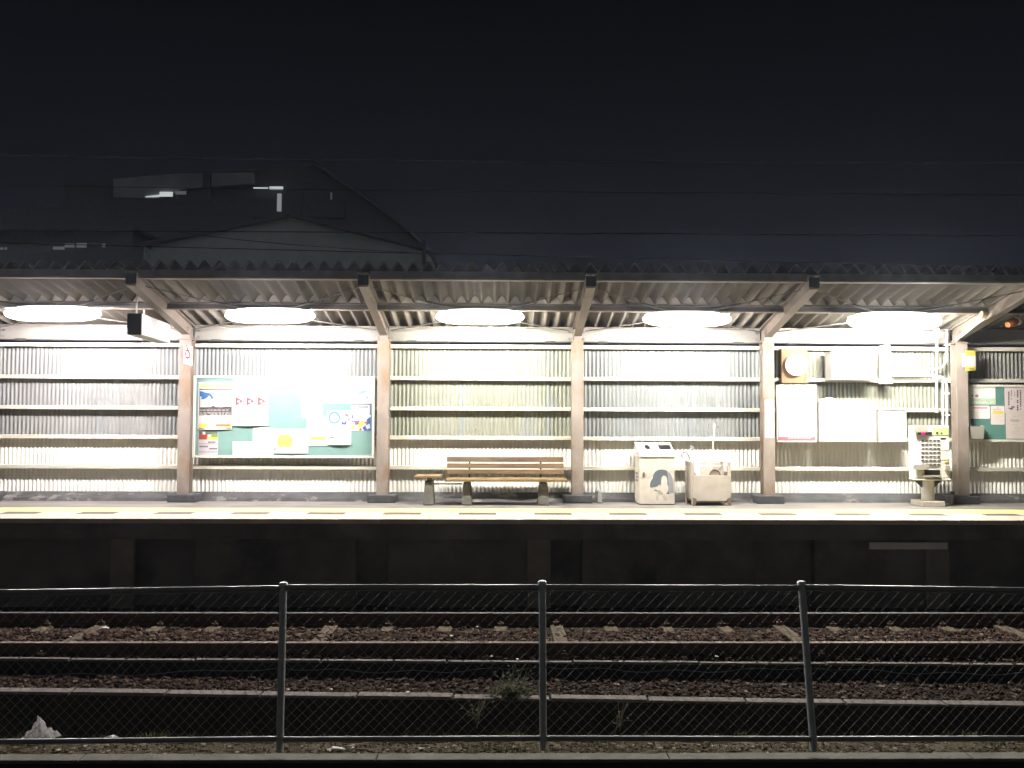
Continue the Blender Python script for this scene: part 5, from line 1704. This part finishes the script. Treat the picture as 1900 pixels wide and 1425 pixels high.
b = MB(); b.prism([U(a, c, YA - 0.62) for a, c in ((270, 365.5), (295, 364.5), (295, 361.5), (270, 364.2))], (0, 0.05, 0)); b.build('window', M_WIN, root)
qbox('doorway', (514, 359, 522, 392), YA - 0.95, 0.04, glow('door_glow', (0.7, 0.72, 0.74), 0.28))
qbox('doorway', (613, 357, 616, 371), YA - 0.55, 0.04, M_WIND)
qbox('pillar', (376, 318, 388, 400), YA - 1.0, 0.3, M_AW)
qbox('pillar', (528, 352, 560, 402), YA - 1.0, 0.3, M_AW)

YA2 = 40.0
root = thing('low_house', 'dark low house with dim lit windows at the far left above the roof', 'house', (U(100, 480, YA2).x, YA2, -2.05))
qbox('wall', (-160, 425, 245, 560), YA2, 8, mat('low_wall', (0.14, 0.155, 0.20), rough=0.9), root)
for rect in ((98, 457.5, 119, 463), (120, 452, 137.5, 459), (142, 451, 160, 459), (189, 452, 195, 458.5), (0, 459, 5, 463), (8, 459, 12, 463)):
    qbox('window', rect, YA2 - 0.05, 0.03, M_WIND, root)
b = MB(); X0, X1, Z0, Z1 = R4(-165, 418, 250, 425, YA2 - 0.4); b.box(X0, X1, YA2 - 0.4, YA2 + 8.2, Z0, Z1); b.build('roof', M_HR, root)

M_LINE = mat('cable_black', (0.03, 0.03, 0.032), rough=0.6)
M_LINEL = mat('cable_grey', (0.35, 0.36, 0.36), rough=0.5)


def power_line(label, pts, Y, r, m):
    w = [U(a, c, Y) for a, c in pts]
    b = MB()
    # smooth through the three points
    q = []
    for k in range(25):
        t_ = k / 24
        q.append(w[0] * (2 * (t_ - .5) * (t_ - 1)) + w[1] * (4 * t_ * (1 - t_)) + w[2] * (2 * t_ * (t_ - .5)))
    b.tube(q, r, 6)
    o = b.build('power_line', m)
    tag(o, label, 'cable', 'overhead cables')


power_line('highest thin overhead cable crossing the whole night sky', [(-300, 281), (850, 299), (2200, 301)], 17.0, 0.011, M_LINEL)
power_line('faint overhead cable crossing the apartment building above its lit windows', [(-300, 336), (700, 353), (2300, 362)], 19.0, 0.007, M_LINE)
power_line('dark overhead cable crossing just under the top of the green gable', [(-300, 428), (700, 431), (2300, 440)], 20.0, 0.011, M_LINE)
power_line('dark overhead cable crossing low on the green gable, just over the shelter roof', [(-300, 442), (700, 468), (2300, 505)], 20.5, 0.012, M_LINE)
power_line('thin slack cable slanting down over the middle of the green gable', [(330, 430), (520, 452), (790, 470)], 21.0, 0.009, M_LINE)

# HAZE: thin volume added to lift the blacks, lit by the lamps
b = MB()
b.box(-60, 60, -12, 62, -3.2, 30)
hz = b.build('haze', [], None)
hm = bpy.data.materials.new('haze')
hm.use_nodes = True
hm.node_tree.nodes.clear()
ho = hm.node_tree.nodes.new('ShaderNodeOutputMaterial')
hv = hm.node_tree.nodes.new('ShaderNodeVolumePrincipled')
hv.inputs['Color'].default_value = (0.70, 0.80, 1.0, 1)
hv.inputs['Density'].default_value = 0.0006
hv.inputs['Anisotropy'].default_value = 0.8
hm.node_tree.links.new(hv.outputs[0], ho.inputs['Volume'])
hz.data.materials.append(hm)
hz['kind'] = 'stuff'
